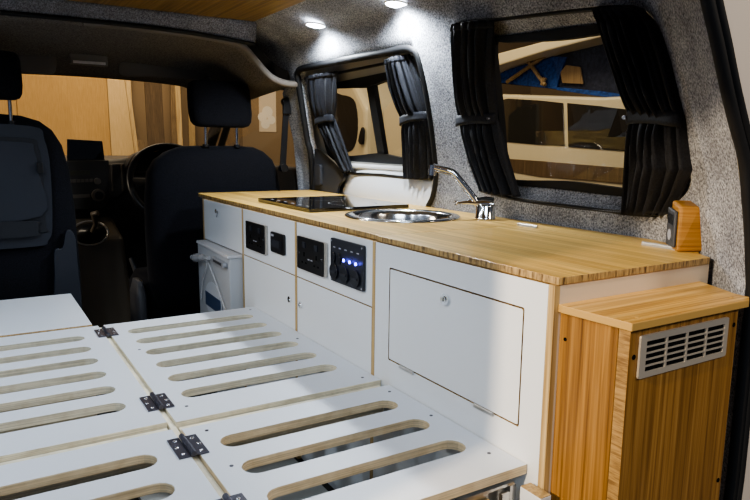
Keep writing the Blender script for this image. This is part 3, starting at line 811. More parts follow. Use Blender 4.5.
# ------------------------------------------------------------------ sockets, controls, switches on the cabinet fronts
XF = X_FACE - 0.0006
def slab(y0, y1, z0, z1, x, t, r=0.004): return MB().plate(rrect(y0, y1, z0, z1, r, 3), [], TX(x), t, 0, 0)
def socket(yc, label):
    s = thing('socket_plate', label, 'socket', (XF, yc, 0.572), 'black double socket plates')
    build('chrome_back', slab(yc - .0775, yc + .0745, 0.5315, 0.6135, XF, 0.0055), mat('socket_edge', (0.50, 0.47, 0.42), .35, .4), s, bevel=0.0008)
    build('black_plate', slab(yc - .068, yc + .0745, 0.5315, 0.6135, XF - .0057, 0.0025), M['black'], s, bevel=0.0006)
    for k in (-1, 1):
        c = yc + 0.033 * k
        mb = MB()
        xx = XF - .0083
        mb.box(xx - .0004, xx, c - .003, c + .003, 0.566, 0.577).box(xx - .0004, xx, c - .014, c - .006, 0.549, 0.553).box(xx - .0004, xx, c + .006, c + .014, 0.549, 0.553)
        build('pin_holes', mb, M['hole'], s)
        build('rocker', slab(c - .008, c + .008, 0.588, 0.602, xx, 0.0022, 0.001), M['switch'], s)
    for k in (-1, 1):
        build('usb_port', MB().box(XF - .0089, XF - .0083, yc + .008 * k - .005, yc + .008 * k + .005, 0.560, 0.563), M['dot'], s)
    for k in (-1, 1):
        build('plate_screw', MB().cyl((XF - .0082, yc + .062 * k, 0.572), (XF - .0092, yc + .062 * k, 0.572), 0.0032, 12), M['screw'], s)
    return s
s1 = socket(1.776, 'black double socket plate with a chrome edge, beside the small heater control')
dup(s1, (XF, 1.416, 0.572), 'black double socket plate with a chrome edge, beside the switch panel with blue lights')
hc = thing('heater_control', 'small black rectangular control with a screen and button between the socket plates', 'control', (XF, 1.631, 0.575))
build('casing', slab(1.578, 1.668, 0.5475, 0.603, XF, 0.006, 0.006), M['black'], hc, bevel=0.0015)
build('screen', slab(1.606, 1.660, 0.562, 0.583, XF - .0062, 0.0006, 0.001), M['switch'], hc)
build('button', slab(1.587, 1.602, 0.558, 0.586, XF - .0062, 0.0012, 0.003), M['switch2'], hc)
build('badge', MB().box(XF - .0067, XF - .0061, 1.644, 1.662, 0.591, 0.597), M['dot'], hc)
sw = thing('switch_panel', 'black switch panel with three glowing blue lights and round sockets', 'switch panel', (XF, 1.241, 0.58))
build('plate', slab(1.167, 1.315, 0.5315, 0.6305, XF, 0.006, 0.005), M['switch'], sw, bevel=0.001)
xx = XF - .0062
for i in range(5):
    y = 1.298 - 0.0265 * i - .002
    rk = build('rocker', MB().plate([(y + .0085 * cos(a), 0.5875 + .0125 * sin(a)) for a in [2 * pi * k / 20 for k in range(20)]], [], TX(xx), 0.0045, 0, 0), M['switch2'], sw, bevel=0.0008)
    build('label_print', MB().box(xx - .0004, xx, y - .005, y + .005, 0.6095, 0.612), M['dot'], sw)
    if i >= 2:
        build('blue_light', MB().lathe([(0, .0), (.0018, .0003), (.0034, .0006)], (0, 0, 0), 12), M['led'], sw)
        lo = sw.children[-1]
        for v in lo.data.vertices: pass
        mb = MB().cyl((xx - .0042, y, 0.5885), (xx - .0062, y, 0.5885), 0.0034, 14)
        bpy.data.objects.remove(lo); build('blue_light', mb, M['led'], sw)
for y in (1.293, 1.245, 1.196):
    cp = build('socket_cap', MB().plate(circle(y, 0.5555, 0.0185, 28), [], TX(xx), 0.005, 0, 0), M['switch2'], sw, bevel=0.0015)
    build('cap_ridge', MB().box(xx - .0072, xx - .0048, y - .013, y + .013, 0.553, 0.558), M['switch'], cp, bevel=0.0008)
for y in (1.173, 1.309):
    for z in (0.5375, 0.6245):
        build('corner_screw', MB().cyl((xx, y, z), (xx - .001, y, z), 0.0022, 10), M['dot'], sw)

# ------------------------------------------------------------------ white box under the flap
bx = thing('storage_box', 'white lidded box wrapped in clear film below the short cabinet flap', 'box', (0.80, 2.09, 0.0))
build('body', MB().hexa([(0.662, 1.909, 0.002), (0.98, 1.909, 0.002), (0.98, 2.275, 0.002), (0.675, 2.275, 0.002)], [(0.659, 1.908, .491), (0.98, 1.908, .491), (0.98, 2.277, .491), (0.672, 2.277, .491)]), mat('box_plastic', (0.50, 0.52, 0.55), 0.5), bx, bevel=0.004)
build('lid', MB().hexa([(0.652, 1.906, 0.4915), (0.98, 1.906, 0.4915), (0.98, 2.278, 0.4915), (0.667, 2.278, 0.4915)], [(0.654, 1.907, .5005), (0.98, 1.907, .5005), (0.98, 2.277, .5005), (0.669, 2.277, .5005)]), mat('box_lid', (0.62, 0.62, 0.64), 0.45), bx, bevel=0.002)
bfx = lambda y: 0.657 + (y - 1.909) * 0.0355        # front face of the box
def TB(o): return lambda u, v, w: (bfx(u) - o - w, u, v)
def bpt(px, py):
    p = P(px, py, 'x', 0.66)
    for _ in range(4): p = P(px, py, 'x', bfx(p.y))
    return p
la, lc = bpt(214, 256), bpt(227, 268)
hd = build('latch', MB().plate(rrect(lc.y, la.y, min(la.z, lc.z), max(la.z, lc.z), 0.006), [], TB(0.0), 0.012, 0, 0), mat('latch_grey', (0.38, 0.39, 0.42), 0.4), bx, bevel=0.003)
build('latch_slot', MB().plate(rrect(lc.y + .02, la.y - .03, min(la.z, lc.z) + .012, max(la.z, lc.z) - .012, 0.002), [], TB(0.0122), 0.0006, 0, 0), M['greyplastic'], hd)
film = mat('film_edge', (0.75, 0.76, 0.78), 0.25); film.node_tree.nodes['Principled BSDF'].inputs['Alpha'].default_value = 0.45
k = [bpt(*q) + V((-.012, 0, 0)) for q in ((196, 257), (199, 257.5), (203, 257), (207, 257.5), (212, 258))]
build('film_knot', MB().tube(catmull(k, 4), [0.010] * 4 + [0.016] * 4 + [0.012] * 4 + [0.008] * 4 + [0.006], 10), film, bx)
mb = MB()
for line in (((207, 258), (210, 264), (217, 282), (226, 309)), ((206, 258), (208, 266), (204, 280), (202, 300))):
    mb.tube(catmull([bpt(*q) + V((-.004, 0, 0)) for q in line], 4), 0.0028, 6)
build('film_strap', mb, film, bx)
c_ = bpt(213.5, 301); w_ = abs(bpt(205.5, 298).y - bpt(221.5, 304).y) / 2; h_ = (bpt(213, 283).z - bpt(213, 319).z) / 2
lb = build('oval_label', MB().plate([(c_.y + w_ * cos(a), c_.z + h_ * sin(a)) for a in [2 * pi * k / 32 for k in range(32)]], [], TB(0.0004), 0.001, 0, 0), mat('label_white', (0.6, 0.64, 0.7), 0.5), bx)
build('label_band', MB().plate([(c_.y - w_ * .93, c_.z - h_ * .45), (c_.y + w_ * .93, c_.z - h_ * .45), (c_.y + w_ * .93, c_.z + .3 * h_), (c_.y - w_ * .93, c_.z + .3 * h_)], [], TB(0.0016), 0.001, 0, 0), mat('label_blue', (0.04, 0.07, 0.14), 0.5), lb)

# ------------------------------------------------------------------ bamboo cabinet with vent at the tailgate
AZ = 0.617
ac = thing('bamboo_cabinet', 'bamboo cabinet with a silver vent grille against the end of the kitchen', 'cabinet', (0.85, 0.59, 0.0))
mb = MB()
top_o = [(0.714, 0.523), (0.985, 0.523), (1.006, 0.535), (1.010, 0.56), (1.030, 0.60), (1.050, 0.6425), (0.7075, 0.6425)]
mb.plate(top_o, [], TZ(AZ - .0115), 0.0115, 0, 1)
build('top_board', mb, [M['top_x'], M['bam_edge']], ac, bevel=0.0012)
zt = AZ - .0122
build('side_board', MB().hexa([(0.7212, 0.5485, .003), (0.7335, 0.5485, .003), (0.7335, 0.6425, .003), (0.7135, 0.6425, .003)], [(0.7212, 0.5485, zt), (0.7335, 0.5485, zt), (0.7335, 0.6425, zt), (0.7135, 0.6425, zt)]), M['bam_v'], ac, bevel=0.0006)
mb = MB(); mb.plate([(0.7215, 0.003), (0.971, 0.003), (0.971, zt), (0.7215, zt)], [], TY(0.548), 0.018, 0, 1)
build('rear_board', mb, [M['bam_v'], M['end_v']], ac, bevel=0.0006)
for x, z in ((0.7315, 0.567), (0.962, 0.580), (0.7315, 0.36), (0.962, 0.33), (0.7315, 0.16), (0.962, 0.12)):
    build('screw_hole', MB().cyl((x, 0.5298, z), (x, 0.5292, z), 0.0036, 12), M['hole'], ac)
build('screw_hole', MB().cyl((0.7150, 0.632, 0.567), (0.7138, 0.632, 0.567), 0.0028, 12), M['hole'], ac)
for x, y in ((0.747, 0.540), (0.975, 0.545)): build('top_screw', MB().cyl((x, y, AZ), (x, y, AZ + .0006), 0.003, 10), M['bam_edge'], ac)
# grille
gx0, gx1, gz0, gz1 = 0.740, 0.943, 0.5355, 0.5950
gr = MB(); holes = []
ix0, ix1, iz0, iz1 = gx0 + .011, gx1 - .008, gz0 + .007, gz1 - .008
for c in range(4):
    for k in range(5):
        w_ = (ix1 - ix0) / 4; h_ = (iz1 - iz0) / 5
        holes.append([(ix0 + w_ * c + .002, iz0 + h_ * k + .001), (ix0 + w_ * (c + 1) - .002, iz0 + h_ * k + .001), (ix0 + w_ * (c + 1) - .002, iz0 + h_ * (k + 1) - .001), (ix0 + w_ * c + .002, iz0 + h_ * (k + 1) - .001)])
gr.plate(rrect(gx0, gx1, gz0, gz1, 0.003, 2), holes, TY(0.5297), 0.003, 0, 0)
v = build('vent_grille', gr, M['grille'], ac); v['label'] = 'silver slotted vent grille'
build('grille_backing', MB().box(ix0 - .004, ix1 + .004, 0.5292, 0.5297, iz0 - .002, iz1 + .002), M['hole'], v)
for ob in (v,):
    pass

# ------------------------------------------------------------------ bamboo corner box
zb0 = Z_TOP + .0006
A, B_, D_ = P(676.5, 252, 'z', zb0), P(668, 247.5, 'z', zb0), P(704.5, 252, 'z', zb0)
C = B_ + (D_ - A) * 0.8
cb = thing('corner_box', 'small bamboo box with a dark control face, on the worktop by the rear pillar', 'box', (A + C) / 2)
def up(p, px, py, k):   # top corner on the vertical plane through p that faces the tailgate
    q = P(px, py, 'y', p.y + k); return V((q.x, q.y, q.z))
tops = [up(A, 680.5, 206, 0.006), up(D_, 701.5, 207.5, 0.006), up(C, 698, 200, -0.012), up(B_, 672, 199.5, -0.004)]
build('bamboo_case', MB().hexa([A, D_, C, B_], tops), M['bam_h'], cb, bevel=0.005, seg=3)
nf = (B_ - A).cross(V((0, 0, 1))).normalized()
if nf.dot(EYE - A) < 0: nf = -nf
def fp(s, t, o): 
    b = A.lerp(B_, s); tq = tops[0].lerp(tops[3], s); return b.lerp(tq, t) + nf * o
mb = MB().add([fp(s, t, o) for o in (0.0005, 0.006) for s, t in ((.12, .08), (.98, .08), (.98, .86), (.12, .86))], [(3, 2, 1, 0), (4, 5, 6, 7), (0, 1, 5, 4), (1, 2, 6, 5), (2, 3, 7, 6), (3, 0, 4, 7)])
fc = build('control_face', mb, M['greyplastic'], cb, bevel=0.002)
mb = MB().add([fp(s, t, 0.0068) for s, t in ((.25, .55), (.85, .55), (.85, .76), (.25, .76))], [(0, 1, 2, 3)])
build('screen', mb, M['blackgloss'], fc)
mb = MB()
for i in range(12):
    a = 2 * pi * i / 12; s, t = .55 + .2 * cos(a), .32 + .12 * sin(a); mb.v.append(tuple(fp(s, t, 0.0068)))
mb.f.append(list(range(12))); mb.m.append(0); mb.sm.append(False)
build('dial', mb, M['dot'], fc)

# ------------------------------------------------------------------ ceiling downlights in the coving
def coving_hit(px, py):
    best = None
    d = ray(px, py)
    for i in range(len(PROF) - 1):
        if PROF[i][0] < 1.20: continue
        (_, xa, za), (_, xb, zb_) = PROF[i], PROF[i + 1]
        n = V((zb_ - za, 0, -(xb - xa)))
        t = (V((xa, 0, za)) - EYE).dot(n) / d.dot(n); p = EYE + d * t
        if min(xa, xb) - .002 <= p.x <= max(xa, xb) + .002: best = (p, n.normalized())
    return best
LEDS = []
def downlight(px, py, label):
    h = coving_hit(px, py)
    p, n = h
    if n.z > 0: n = -n
    n = (n + V((0, 0, -1.6))).normalized(); p = p + V((0, 0, -0.004))
    r = thing('downlight', label, 'light', p, 'round downlights in the felt coving')
    u = n.orthogonal().normalized(); w_ = n.cross(u)
    def ring(rad, o, k=28): return [p + n * o + (u * cos(2 * pi * i / k) + w_ * sin(2 * pi * i / k)) * rad for i in range(k)]
    build('bezel', MB().rings([ring(.037, 0.0005), ring(.036, .004), ring(.032, .0045)], 0, cap=False), mat('bezel_white', (.8, .8, .8), .4), r)
    build('lens', MB().rings([ring(.032, .0035), ring(.001, .0045)], 0, cap=True), M['lens'], r)
    LEDS.append((p, n))
M['lens'] = mat('lit_lens', (1, 1, 1), .5, emit=(0.90, 0.95, 1.0), est=18)
downlight(316, 23.5, 'lit round downlight in the coving above the front side window')
downlight(397, 2.0, 'lit round downlight in the coving towards the tailgate, cut by the photo top')

# ------------------------------------------------------------------ front seats
def sell(cx, cy, z, w, d, e=2.6, n=32, lean=0):
    out = []
    for i in range(n):
        a = 2 * pi * i / n; c, s = cos(a), sin(a)
        out.append((cx + w * math.copysign(abs(c) ** (2 / e), c), cy + d * math.copysign(abs(s) ** (2 / e), s), z))
    return out
def headrest(root, cx, cy, z0, z1, w, tilt=0.0):
    h = z1 - z0; R = []
    for t, s in ((0, .72), (.04, .88), (.12, .96), (.3, 1.0), (.6, 1.0), (.82, .985), (.93, .93), (.98, .82), (1.0, .62)):
        R.append(sell(cx, cy + .03 * t, z0 + h * t, w * s, 0.05 * (s ** 1.5), 4.2))
    hr = build('headrest', MB().rings(R), M['seat'], root)
    for k in (-1, 1):
        x = cx + k * w * 0.52
        build('headrest_post', MB().cyl((x, cy + .005, z0 - .075), (x, cy + .005, z0 + .02), 0.0058, 14), M['chrome'], hr)
        build('post_guide', MB().cyl((x, cy + .005, z0 - .078), (x, cy + .005, z0 - .066), 0.013, 14), M['black'], hr)

YS = 2.49
drv = thing('driver_seat', 'dark fabric front seat with headrest in front of the kitchen worktop, facing the steering wheel', 'car seat', (0.80, 2.75, 0))
def backrest_rings(cx, y, tab):
    return [sell(cx + dx, y + dy, z, w, d, e) for z, w, d, dy, dx, e in tab]
zt = P(215, 146, 'y', YS).z
build('backrest', MB().rings(backrest_rings(0.840, YS + .09, [(0.20, .250, .07, .0, .0, 4), (0.30, .270, .085, .0, .0, 4), (0.50, .274, .085, .0, .0, 4), (0.64, .270, .083, .005, .0, 4), (zt - .10, .258, .078, .01, .0, 4), (zt - .055, .236, .072, .014, .005, 4),
      (zt - .022, .195, .06, .018, .012, 3.6), (zt - .004, .15, .04, .02, .018, 3), (zt, .09, .02, .02, .02, 2.6)])), M['seat'], drv)
headrest(drv, P(221, 100, 'y', YS + .06).x, YS + .06, P(221, 127, 'y', YS + .01).z, P(221, 79.5, 'y', YS + .02).z, (P(252, 100, 'y', YS).x - P(190, 100, 'y', YS).x) / 2)
build('seat_cushion', MB().rings([sell(0.80, 2.73, .12, .25, .16, 4.5), sell(0.80, 2.73, .17, .262, .18, 4.5), sell(0.80, 2.73, .27, .262, .18, 4.5), sell(0.80, 2.73, .31, .24, .16, 4.5)]), M['seat'], drv)
build('seat_plinth', MB().box(0.60, 1.0, 2.60, 2.86, 0.001, 0.115), M['black'], drv, bevel=.01)
for x, y, z in ((0.524, 2.57, 0.25),):
    build('side_cover', MB().rings([sell(x, y, .10, .014, .07, 4), sell(x, y, .14, .022, .085, 4), sell(x, y, .27, .022, .07, 4), sell(x, y, .32, .012, .045, 4)]), M['greyplastic'], drv)
hb_ = build('hand_brake', MB().tube([P(140, 282, 'y', 2.93), P(135, 268, 'y', 2.95), P(131, 258, 'y', 2.97)], [.016, .013, .011], 12), M['greyplastic'])
tag(hb_, 'dark hand brake lever between the front seats', 'lever')

YP = 2.42
pas = thing('passenger_seat', 'dark front seat with a moulded plastic back and pocket, ahead of the flat bed panel', 'car seat', (0.05, 2.7, 0))
pcx = 0.045; zt = P(15, 113.5, 'y', YP + .02).z
pw = P(75.5, 230, 'y', YP + .075).x - pcx
build('backrest', MB().rings(backrest_rings(pcx, YP + .085, [(0.16, pw * 1.02, .07, .0, 0, 5), (0.40, pw * 1.02, .082, 0, 0, 5), (0.60, pw * 1.0, .082, 0, 0, 5), (0.74, pw * .965, .08, .005, 0, 4.5), (zt - .10, pw * .90, .075, .01, 0, 4.2), (zt - .05, pw * .80, .065, .014, 0, 3.8),
      (zt - .02, pw * .66, .05, .018, 0, 3.4), (zt - .004, pw * .46, .03, .02, 0, 3), (zt, pw * .25, .015, .02, 0, 2.6)])), M['seat'], pas)
def seatplate(pxs, y, t): 
    pts = [P(a, b, 'y', y) for a, b in pxs]
    if pxs[0][0] < 0:      # the part beyond the photo's edge mirrors the visible half about the seat's middle
        half = [p for p, q in zip(pts, pxs) if q[0] > 0]
        pts = half + [V((2 * pcx - p.x, p.y, p.z)) for p in reversed(half)]
    return [(p.x, p.z) for p in catmull(pts, 4, True)]
yb = YP + 0.001
out_px = [(-40, 123), (0, 123), (30, 126), (44, 140), (50, 170), (52, 225), (48, 240), (36, 246), (0, 250), (-40, 252)]
mb = MB(); mb.plate(seatplate(out_px, yb, 0), [], TY(yb + .004), 0.018, 0, 0)
bs = build('back_shell', mb, M['seat_pl'], pas, bevel=.006, seg=3)
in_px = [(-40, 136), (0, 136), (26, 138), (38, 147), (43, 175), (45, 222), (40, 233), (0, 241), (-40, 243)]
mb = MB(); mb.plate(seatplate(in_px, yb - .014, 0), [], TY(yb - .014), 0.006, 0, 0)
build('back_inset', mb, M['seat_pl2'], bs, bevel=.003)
in2 = [(-40, 140), (0, 140), (24, 142), (34, 150), (39, 175), (41, 216), (0, 221), (-40, 223)]
mb = MB(); mb.plate(seatplate(in2, yb - .02, 0), [], TY(yb - .02), 0.007, 0, 0)
build('back_panel', mb, M['seat_pl'], bs, bevel=.003)
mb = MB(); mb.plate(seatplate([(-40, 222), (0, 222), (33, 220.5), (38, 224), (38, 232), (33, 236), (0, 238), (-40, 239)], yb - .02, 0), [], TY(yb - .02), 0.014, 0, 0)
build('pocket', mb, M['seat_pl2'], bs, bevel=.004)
p = P(40, 167, 'y', yb)
build('hook', MB().box(p.x - .012, p.x + .006, yb - .038, yb - .028, p.z - .018, p.z + .016), M['black'], bs, bevel=.002)
headrest(pas, P(-8, 75, 'y', YP + .05).x, YP + .05, P(10, 99, 'y', YP).z, P(10, 49, 'y', YP).z, P(22.5, 75, 'y', YP).x - P(-8, 75, 'y', YP).x)
build('seat_cushion', MB().rings([sell(pcx, 2.70, .12, .24, .16, 4.5), sell(pcx, 2.70, .17, .252, .18, 4.5), sell(pcx, 2.70, .27, .252, .18, 4.5), sell(pcx, 2.70, .31, .23, .16, 4.5)]), M['seat'], pas)
build('seat_plinth', MB().box(-0.15, 0.25, 2.56, 2.84, 0.001, 0.115), M['black'], pas, bevel=.01)
a = P(62, 258, 'y', YP - .004)
build('recliner_cover', MB().plate(seatplate([(54, 250), (62, 247), (66, 230), (74, 235), (77, 262), (80, 320), (55, 330), (54, 275)], YP, 0), [], TY(YP + .002), 0.02, 0, 0), M['seat_pl'], pas, bevel=.004)

# ------------------------------------------------------------------ dashboard, wheel, screen
YDsh = 3.20
ds = thing('dashboard', 'dark dashboard with radio, dials and centre console between the front seats', 'dashboard', (0.45, 3.4, 0))
def dash_sec(u, v):
    x = -0.34 + 1.48 * u
    hump = 0.05 * math.exp(-((x - .82) / .16) ** 2)
    sec = [(3.30, .36), (3.235, .45), (3.21, .56), (3.205, .66), (3.215, .725), (3.25, .750 + hump), (3.36, .758 + hump * .6), (3.55, .765), (3.80, .765)]
    k = v * (len(sec) - 1); i = min(int(k), len(sec) - 2); t = k - i
    return (x, sec[i][0] * (1 - t) + sec[i + 1][0] * t, sec[i][1] * (1 - t) + sec[i + 1][1] * t)
build('dash_body', MB().grid(dash_sec, 44, 25), M['dash'], ds)
build('bulkhead', MB().box(-0.36, 1.165, 3.32, 3.34, 0.001, 0.73), M['dash'], ds)
def dpx(pxs, y): return [(p.x, p.z) for p in [P(a, b, 'y', y) for a, b in pxs]]
mb = MB(); mb.plate(dpx([(60, 161), (108, 160), (110, 198), (104, 208), (60, 210)], 3.20), [], TY(3.20), 0.02, 0, 0)
cs = build('centre_stack', mb, M['dash'], ds, bevel=.004)
mb = MB(); mb.plate(dpx([(68, 171), (90, 170.5), (90, 175), (68, 175.5)], 3.178), [], TY(3.179), 0.003, 0, 0)
build('radio_display', mb, mat('radio_lcd', (0.045, 0.042, 0.02), .3), cs)
mb = MB()
for i in range(6):
    p = P(70 + 4.2 * i, 181 - .1 * i, 'y', 3.178); mb.box(p.x - .007, p.x + .007, 3.173, 3.179, p.z - .007, p.z + .007)
build('radio_buttons', mb, M['dash2'], cs)
p = P(97, 181, 'y', 3.178); q = P(98, 195, 'y', 3.178)
build('radio_knob', MB().cyl((p.x, 3.179, p.z), (p.x, 3.155, p.z), .014, 18), M['dash2'], cs)
build('dial', MB().cyl((q.x, 3.179, q.z), (q.x, 3.158, q.z), .028, 24), M['dash2'], cs)
build('dial_cap', MB().cyl((q.x, 3.1578, q.z), (q.x, 3.150, q.z), .018, 24), M['black'], cs)
mb = MB(); mb.plate(dpx([(68, 195), (90, 194), (90, 197.5), (68, 198.5)], 3.178), [], TY(3.179), 0.003, 0, 0)
build('heater_display', mb, M['dash2'], cs)
mb = MB(); mb.plate(dpx([(108, 164), (124, 163), (125, 190), (118, 198), (109, 198)], 3.19), [], TY(3.195), 0.02, 0, 0)
av = build('air_vent', mb, M['dash'], ds, bevel=.006)
for i in range(2):
    p = P(112 + 10 * i, 178, 'y', 3.172)
    build('vent_edge', MB().box(p.x - .004, p.x + .004, 3.168, 3.174, p.z - .06, p.z + .06), M['dash2'], av, bevel=.002)
# lower console with the gear lever
con = MB(); con.hexa([(0.27, 2.99, 0.0), (0.60, 2.99, 0), (0.60, 3.25, 0), (0.27, 3.25, 0)], [(0.27, 3.06, .42), (0.575, 3.06, .42), (0.56, 3.24, .50), (0.27, 3.24, .50)])
build('console', con, M['dash2'], ds, bevel=.02, seg=3)
gy = 3.06; gp = P(90, 233, 'y', gy)
ring_ = [(gp.x + .074 * cos(a), gy - .002 + .01 * sin(a), gp.z + .05 * sin(a)) for a in [2 * pi * k / 36 for k in range(36)]]
build('gear_ring', MB().tube(ring_, .0045, 8, closed=True), M['satin'], ds)
build('gaiter', MB().rings([[(gp.x + .068 * s * cos(a), gy - .01 - .08 * (1 - s), gp.z + .02 * (1 - s) + .046 * s * sin(a)) for a in [2 * pi * k / 20 for k in range(20)]] for s in (1, .7, .45, .25)]), M['black'], ds)
build('gear_knob', MB().tube([(gp.x, gy - .07, gp.z + .015), (gp.x + .01, gy - .10, gp.z + .05), P(94, 214, 'y', gy - .12), P(98, 213, 'y', gy - .13)], [.01, .009, .016, .012], 12), M['dash2'], ds)
tb_ = thing('tablet_screen', 'black tablet screen standing on the dashboard', 'screen', P(86, 161, 'y', 3.24))
mb = MB(); mb.plate(dpx([(67, 161.5), (104.5, 161), (102, 141), (67, 139)], 3.22), [], TY(3.225), 0.014, 0, 0)
build('casing', mb, M['black'], tb_, bevel=.002)
mb = MB(); mb.plate(dpx([(69, 159.5), (102.5, 159), (100.5, 143), (69, 141)], 3.208), [], TY(3.2105), 0.001, 0, 0)
build('display', mb, M['blackgloss'], tb_)
build('stand', MB().box(0.43, 0.49, 3.226, 3.27, 0.762, 0.79), M['black'], tb_)
# steering wheel
swc = V((P(173, 183, 'y', 2.98).x, 2.98, P(173, 183, 'y', 2.98).z)); tilt = radians(28)
wu, wv = V((1, 0, 0)), V((0, sin(tilt), cos(tilt)))
RW = 0.183
stw = thing('steering_wheel', 'black steering wheel partly hidden by the driver seat', 'steering wheel', swc)
build('rim', MB().tube([swc + (wu * cos(a) + wv * sin(a)) * RW for a in [2 * pi * k / 48 for k in range(48)]], .0155, 12, closed=True), M['black'], stw)
wn = wu.cross(wv)
build('hub', MB().rings([[swc + wn * (-.03 if i == 0 else .012) + (wu * cos(a) * 1.15 + wv * sin(a)) * r_ for a in [2 * pi * k / 24 for k in range(24)]] for i, r_ in enumerate((.055, .062))] ), M['dash'], stw)
for ang in (radians(5), radians(175), radians(270)):
    dd = wu * cos(ang) + wv * sin(ang)
    build('spoke', MB().tube([swc + dd * .05 - wn * .005, swc + dd * (RW - .005)], [.02, .013], 10), M['dash2'], stw)
build('column', MB().cyl(swc + wn * .02 if wn.y > 0 else swc - wn * .02, swc + V((0, .20, -.10)), .045, 20), M['dash'], stw)
# instrument hood
build('instrument_hood', MB().rings([[(swc.x + .16 * cos(a), y, .70 + h * sin(a)) for a in [pi * k / 20 for k in range(21)]] for y, h in ((3.17, .105), (3.20, .115), (3.32, .10))], 0, cap=False), M['dash'], ds, solid=.006)

# windscreen and front door
ws = thing('window_3', 'windscreen glass over the dashboard', 'window', (0.4, 3.4, 0.77)); ws['kind'] = 'structure'
def wsf(u, v): return (-0.36 + 1.50 * u, 3.02 + 0.76 * v, 1.095 + .0 - 0.33 * v - 0.06 * (2 * u - 1) ** 4 * (1 - v))
build('glass_pane', MB().grid(wsf, 16, 6), M['glass'], ws)
dd = thing('door_2', 'front door beside the driver seat, dark panel with an open window frame', 'door', (1.2, 2.95, 0)); dd['kind'] = 'structure'
build('door_panel', MB().box(1.17, 1.22, 2.53, 3.5, 0.0, 0.74), M['dash'], dd, bevel=.01)
build('window_frame', MB().tube([(1.19, 3.62, .74), (1.165, 3.35, .93), (1.12, 3.05, 1.07), (1.10, 2.8, 1.09), (1.10, 2.56, 1.085)], .018, 10), M['black_m'], dd)
g = MB().add([(1.20, 2.55, .74), (1.20, 3.58, .74), (1.125, 3.05, 1.06), (1.105, 2.55, 1.08)], [(0, 1, 2, 3)])
build('glass_pane', g, M['glass'], dd)
o = build('trim_6', MB().tube([(1.165, 3.75, .74), (1.13, 3.40, .95), (1.09, 3.03, 1.085)], .03, 10), M['black_m']); struct(o, 'dark windscreen pillar beside the driver door', 'trim')

# seat belt on the pillar
sbelt = thing('seat_belt', 'black seat belt with its upper anchor on the felt pillar behind the driver seat', 'seat belt', P(283, 168, 'y', 2.47))
p0, p1 = P(285.5, 104, 'y', 2.47), P(283, 168, 'y', 2.47)
build('webbing', MB().hexa([p1 + V((-.016, -.006, 0)), p1 + V((.010, -.006, 0)), p1 + V((.010, -.002, 0)), p1 + V((-.016, -.002, 0))], [p0 + V((-.010, -.006, 0)), p0 + V((.014, -.006, 0)), p0 + V((.014, -.002, 0)), p0 + V((-.010, -.002, 0))]), M['black'], sbelt)
build('anchor', MB().cyl(p0 + V((0, -.018, .008)), p0 + V((0, .01, .008)), .017, 18).box(p0.x - .017, p0.x + .017, 2.452, 2.464, p0.z - .04, p0.z), M['black'], sbelt, bevel=.002)
build('guide_loop', MB().cyl(p1 + V((0, -.016, .0)), p1 + V((0, .01, .0)), .016, 16), M['black'], sbelt)

# ------------------------------------------------------------------ workshop outside
GZ = -0.36
o = build('ground', MB().box(-5, 9, -5, 6.9, GZ - .05, GZ), mat('workshop_concrete', (0.16, 0.14, 0.12), .7)); struct(o, 'workshop concrete floor', 'ground')
YW = 6.6
M['wallwood'] = bamboo('workshop_wood_sheet', 2, (0.36, 0.215, 0.075), (0.40, 0.245, 0.09), (0.44, 0.275, 0.11), .6, .6)
M['wallwood2'] = bamboo('workshop_pale_sheet', 2, (0.50, 0.35, 0.17), (0.54, 0.39, 0.20), (0.58, 0.42, 0.23), .6, .6)
M['wallback'] = mat('workshop_wall', (0.22, 0.155, 0.09), .8)
o = build('wall_front', MB().box(-5, 9, YW, YW + .1, GZ, 3.2), M['wallback']); struct(o, 'workshop wall ahead of the van', 'wall')
def xw(px, y=YW): return P(px, 120, 'y', y).x
def board(x0, x1, z1, lean, m, label, name='timber_board', y=YW, z0=GZ, dx=0.0):
    mb = MB(); mb.hexa([(x0, y - lean - .03, z0 + .001), (x1, y - lean - .03, z0 + .001), (x1, y - lean - .008, z0 + .001), (x0, y - lean - .008, z0 + .001)],
                       [(x0 + dx, y - .03, z1), (x1 + dx, y - .03, z1), (x1 + dx, y - .008, z1), (x0 + dx, y - .008, z1)])
    o = build(name, mb, M[m] if isinstance(m, str) else m, bevel=.002)
    return tag(o, label, 'board', 'boards standing against the workshop wall')
ym = YW - .3
board(xw(-40, ym), xw(19, ym), 2.6, .20, 'wallwood', 'wood sheet behind the passenger headrest', 'wood_sheet')
board(xw(19.5, ym), xw(112.5, ym), 2.6, .20, 'wallwood', 'wide upright wood sheet seen through the windscreen behind the tablet', 'wood_sheet')
board(xw(113, ym), xw(137, ym), 2.6, .20, 'wallwood2', 'paler upright wood sheet beside the wide one', 'wood_sheet')
M['b1'] = bamboo('dark_timber', 2, (0.055, 0.032, 0.015), (0.08, 0.05, 0.024), (0.11, 0.07, 0.035), .6)
M['b2'] = bamboo('mid_timber', 2, (0.14, 0.088, 0.04), (0.19, 0.125, 0.06), (0.23, 0.155, 0.08), .6)
M['b3'] = bamboo('pale_timber', 2, (0.34, 0.235, 0.11), (0.42, 0.30, 0.15), (0.48, 0.36, 0.19), .6)
LY = [0]
def leaning(a, b, pz, m, label, lean=.25, dx=0.0):
    LY[0] += 1; y = YW - .04 - 0.03 * (LY[0] % 3) - .6 * (LY[0] % 2); board(xw(a, y), xw(b, y), P(a, pz, 'y', y).z, lean, m, label, y=y, dx=dx)
leaning(139, 143, 60, 'b3', 'thin pale board leaning next to the pale wood sheet', .2, -.12)
leaning(144, 152, 140, 'b2', 'short brown offcut leaning low by the steering wheel', .3, -.08)
leaning(145, 162, 60, 'b1', 'dark brown board leaning behind the steering wheel', .12)
